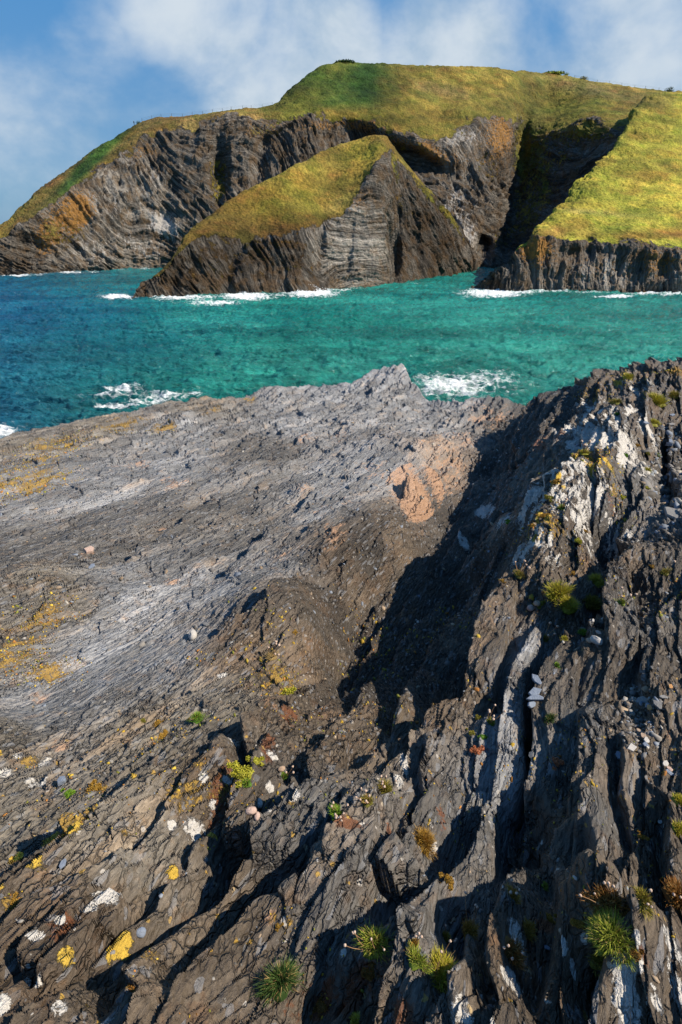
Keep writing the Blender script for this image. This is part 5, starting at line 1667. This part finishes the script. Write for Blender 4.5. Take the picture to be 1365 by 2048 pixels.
mossy = vis & (fbm2(X * 1.7, Y * 1.7, 301, 3).ravel() > .12) & (lichen_dense > .45) & (py_ > 1150)
scatter('moss_specks', CHIPM, 2200, .0034, mossy, 9, .6, moss_cols, 6)
mossy2 = vis & (mo > .25)
scatter('lichen_crumbs', CHIPM, 6500, .0026, mossy2, 10, .5, lambda q, n: moss_cols(q, n) * 1.15, 6)

# ---- on the far cliffs: fences, bushes, a walker, spray at the foot of the promontory
hx, hy, hz = to_pix(HILL.astype(np.float64))


def crest_at(px, verts=HILL, vx=hx, vy=hy, vz=hz):
    m = (np.abs(vx - px) < 3.0) & (vz > 10)
    i = np.where(m)[0]
    j = i[np.argmin(vy[i])]
    return Vector(verts[j].tolist())


WOODM, t_, b_ = new_mat('weathered_wood', .9, .1)
t_.put(b_.inputs['Base Color'], t_.mix(t_.noise(t_.pos(), 3, 4, .6), (.06, .05, .04), (.16, .14, .12)))
WIREM, t_, b_ = new_mat('fence_wire', .6, .4)
t_.put(b_.inputs['Base Color'], t_.mix(t_.noise(t_.pos(), 2, 2, .6), (.08, .08, .08), (.20, .19, .18)))


def fence(pxs, label):
    pts = [crest_at(p) for p in pxs]
    o = link('fence', None, label=label, category='fence')
    o.location = pts[0]
    for p in pts:
        V = []; w = .06; h = 1.05
        for (zz, ww) in ((-.4, w), (h, w), (h + .10, w * .2)):
            V += [(-ww, -ww, zz), (ww, -ww, zz), (ww, ww, zz), (-ww, ww, zz)]
        Fc = [(0, 1, 5, 4), (1, 2, 6, 5), (2, 3, 7, 6), (3, 0, 4, 7), (4, 5, 9, 8), (5, 6, 10, 9), (6, 7, 11, 10), (7, 4, 8, 11), (8, 9, 10, 11)]
        c = link('post', mesh_of('post', V, Fc, WOODM), parent=o)
        c.location = p - pts[0]
    for hh in (.55, 1.05):
        V, Fc = [], []
        tube(V, Fc, [p - pts[0] + Vector((0, -.12, hh)) for p in pts], .02)
        link('wire', mesh_of('wire', V, Fc, WIREM), parent=o)


fence([283 + 20 * k for k in range(14)], 'post and wire fence along the lower cliff top left of the green dome')
fence([1150 + 24 * k for k in range(10)], 'post and wire fence descending the skyline at the right')


def bush(px, w, h, label, pal='deep', n=420, verts=None):
    g = crest_at(px) if verts is None else verts
    s = zc_of(g) / FPX
    q = random.Random(int(px))
    V, Fc, C_ = [], [], []
    p0, p1, p2 = PAL[pal]
    for _ in range(n):
        d = Vector((q.gauss(0, .42), q.gauss(0, .3), abs(q.gauss(0.1, .42))))
        if d.length > 1:
            d.normalize()
        c = Vector((d.x * w * s, d.y * w * s, d.z * h * s))
        r = .10 * w * s * q.uniform(.5, 1.2)
        u = Vector((q.gauss(0, 1), q.gauss(0, 1), q.gauss(0, 1))).normalized(); v = u.cross(Vector((q.gauss(0, 1), q.gauss(0, 1), 1))).normalized()
        i0 = len(V)
        V += [c - u * r, c + v * r * .6, c + u * r, c - v * r * .6]
        C_ += [lerp3(p0, p1, .8), lerp3(p1, p2, q.random()), lerp3(p1, p2, q.random() * .5), p1]
        Fc.append((i0, i0 + 1, i0 + 2, i0 + 3))
    o = link('bush', None, label=label, category='bush')
    o.location = g - Vector((0, 0, .3))
    link('foliage', mesh_of('foliage', V, Fc, LEAF, C_), parent=o)
    V, Fc = [], []
    for k in range(5):
        tube(V, Fc, [Vector((0, 0, -.3)), Vector((q.uniform(-.3, .3) * w * s * .5, 0, h * s * .3)), Vector((q.uniform(-.6, .6) * w * s, q.uniform(-.3, .3) * w * s, h * s * .7))], .05)
    link('stems', mesh_of('stems', V, Fc, WOODM), parent=o)
    return o


bush(1340, 10, 9, 'dark rounded bush on the skyline near the right edge')
bush(1134, 6, 5, 'green bush at the right end of the low hedge on the hilltop', 'green')
bush(1110, 22, 3.5, 'low scrubby hedge on the hilltop above the gorge', 'green', 600)
bush(1170, 9, 6, 'brown scrubby bush on the hilltop right of the hedge', 'olive')
bush(276, 6, 5, 'small dark bush on the cliff top beside the walker')
bush(690, 20, 3, 'fringe of tall green plants on top of the highest dome', 'deep', 600)

# the walker
wk = crest_at(266)
DARKM, t_, b_ = new_mat('dark_clothing', .9, .1)
t_.put(b_.inputs['Base Color'], t_.mix(t_.noise(t_.pos(), 8, 3, .6), (.012, .016, .03), (.03, .04, .07)))
SKINM, t_, b_ = new_mat('skin', .6, .3)
t_.put(b_.inputs['Base Color'], t_.mix(t_.noise(t_.pos(), 8, 3, .6), (.40, .24, .17), (.52, .33, .24)))
J = {'pelvis': (0, 0, .95, .15), 'waist': (0, .01, 1.12, .13), 'chest': (0, 0, 1.36, .165), 'neck': (0, 0, 1.50, .065), 'head': (0, -.01, 1.64, .10), 'crown': (0, 0, 1.74, .085),
     'hl': (-.10, 0, .90, .11), 'kl': (-.11, -.05, .50, .075), 'al': (-.12, .03, .09, .05), 'tl': (-.12, -.14, .04, .045),
     'hr': (.10, 0, .90, .11), 'kr': (.12, -.10, .50, .075), 'ar': (.13, -.04, .09, .05), 'tr': (.13, -.21, .04, .045),
     'sl': (-.19, 0, 1.42, .075), 'el': (-.26, .03, 1.14, .05), 'wl': (-.24, -.08, .90, .038), 'fl': (-.24, -.11, .80, .03),
     'sr': (.19, 0, 1.42, .075), 'er': (.26, .03, 1.14, .05), 'wr': (.24, -.08, .90, .038), 'fr': (.24, -.11, .80, .03)}
E = [('pelvis', 'waist'), ('waist', 'chest'), ('chest', 'neck'), ('neck', 'head'), ('head', 'crown'), ('pelvis', 'hl'), ('hl', 'kl'), ('kl', 'al'), ('al', 'tl'), ('pelvis', 'hr'), ('hr', 'kr'), ('kr', 'ar'), ('ar', 'tr'), ('chest', 'sl'), ('sl', 'el'), ('el', 'wl'), ('wl', 'fl'), ('chest', 'sr'), ('sr', 'er'), ('er', 'wr'), ('wr', 'fr')]
names = list(J)
me = bpy.data.meshes.new('person')
me.from_pydata([J[n][:3] for n in names], [(names.index(a), names.index(b)) for a, b in E], [])
po = bpy.data.objects.new('person', me)
COL.objects.link(po)
sk = po.modifiers.new('skin', 'SKIN')
for i, n in enumerate(names):
    me.skin_vertices[0].data[i].radius = (J[n][3], J[n][3])
me.skin_vertices[0].data[0].use_root = True
ss = po.modifiers.new('sub', 'SUBSURF'); ss.levels = 1; ss.render_levels = 1
dg = bpy.context.evaluated_depsgraph_get()
bm_ = bpy.data.meshes.new_from_object(po.evaluated_get(dg))
po.modifiers.clear()
po.data = bm_
bm_.materials.clear(); bm_.materials.append(DARKM); bm_.materials.append(SKINM)
for f_ in bm_.polygons:
    z_ = sum(bm_.vertices[i].co.z for i in f_.vertices) / len(f_.vertices)
    f_.material_index = 1 if (1.50 < z_ < 1.68) else 0
    f_.use_smooth = True
po['label'] = 'walker in dark clothing standing on the left cliff top against the sky'
po['category'] = 'person'
po.location = wk
po.rotation_euler = (0, 0, R(25))

# spray where the swell breaks
SPM, t_, b_ = new_mat('spray', .9, .2)
t_.put(b_.inputs['Base Color'], t_.mix(t_.noise(t_.pos(), 2, 3, .6), (.74, .78, .80), (.88, .89, .90)))


def spray(pts, seed):
    q = random.Random(seed)
    V, Fc = [], []
    for (px, py, w, h, n) in pts:
        c = sea_at(px, py); s = (c[1] * CP - c[2] * SP) / FPX
        for _ in range(n):
            x_ = q.gauss(0, .42)
            top = h * math.exp(-x_ * x_ * 3) * q.random() ** 1.6
            p = Vector((c[0] + x_ * w * s, c[1] + q.uniform(-1.2, 1.2), SEA + .3 + top * s))
            r = s * q.uniform(.35, 1.1) * (1.25 - top / h * .8)
            i0 = len(V)
            for k in range(4):
                V.append(p + Vector((q.gauss(0, r), q.gauss(0, r), q.gauss(0, r))))
            Fc += [(i0, i0 + 1, i0 + 2), (i0, i0 + 2, i0 + 3), (i0, i0 + 3, i0 + 1), (i0 + 1, i0 + 3, i0 + 2)]
    link('sea_spray', mesh_of('sea_spray', V, Fc, SPM), kind='stuff')


spray([(622, 586, 34, 17, 420), (600, 590, 26, 8, 200), (650, 584, 22, 8, 160), (490, 594, 30, 9, 240), (330, 598, 40, 3, 90), (560, 593, 30, 4, 90), (1085, 584, 14, 7, 70), (1040, 586, 30, 4, 90), (975, 583, 30, 5, 120), (1320, 590, 50, 4, 120), (1220, 588, 60, 3, 90), (60, 552, 60, 2, 60), (155, 548, 30, 2, 50)], 4)
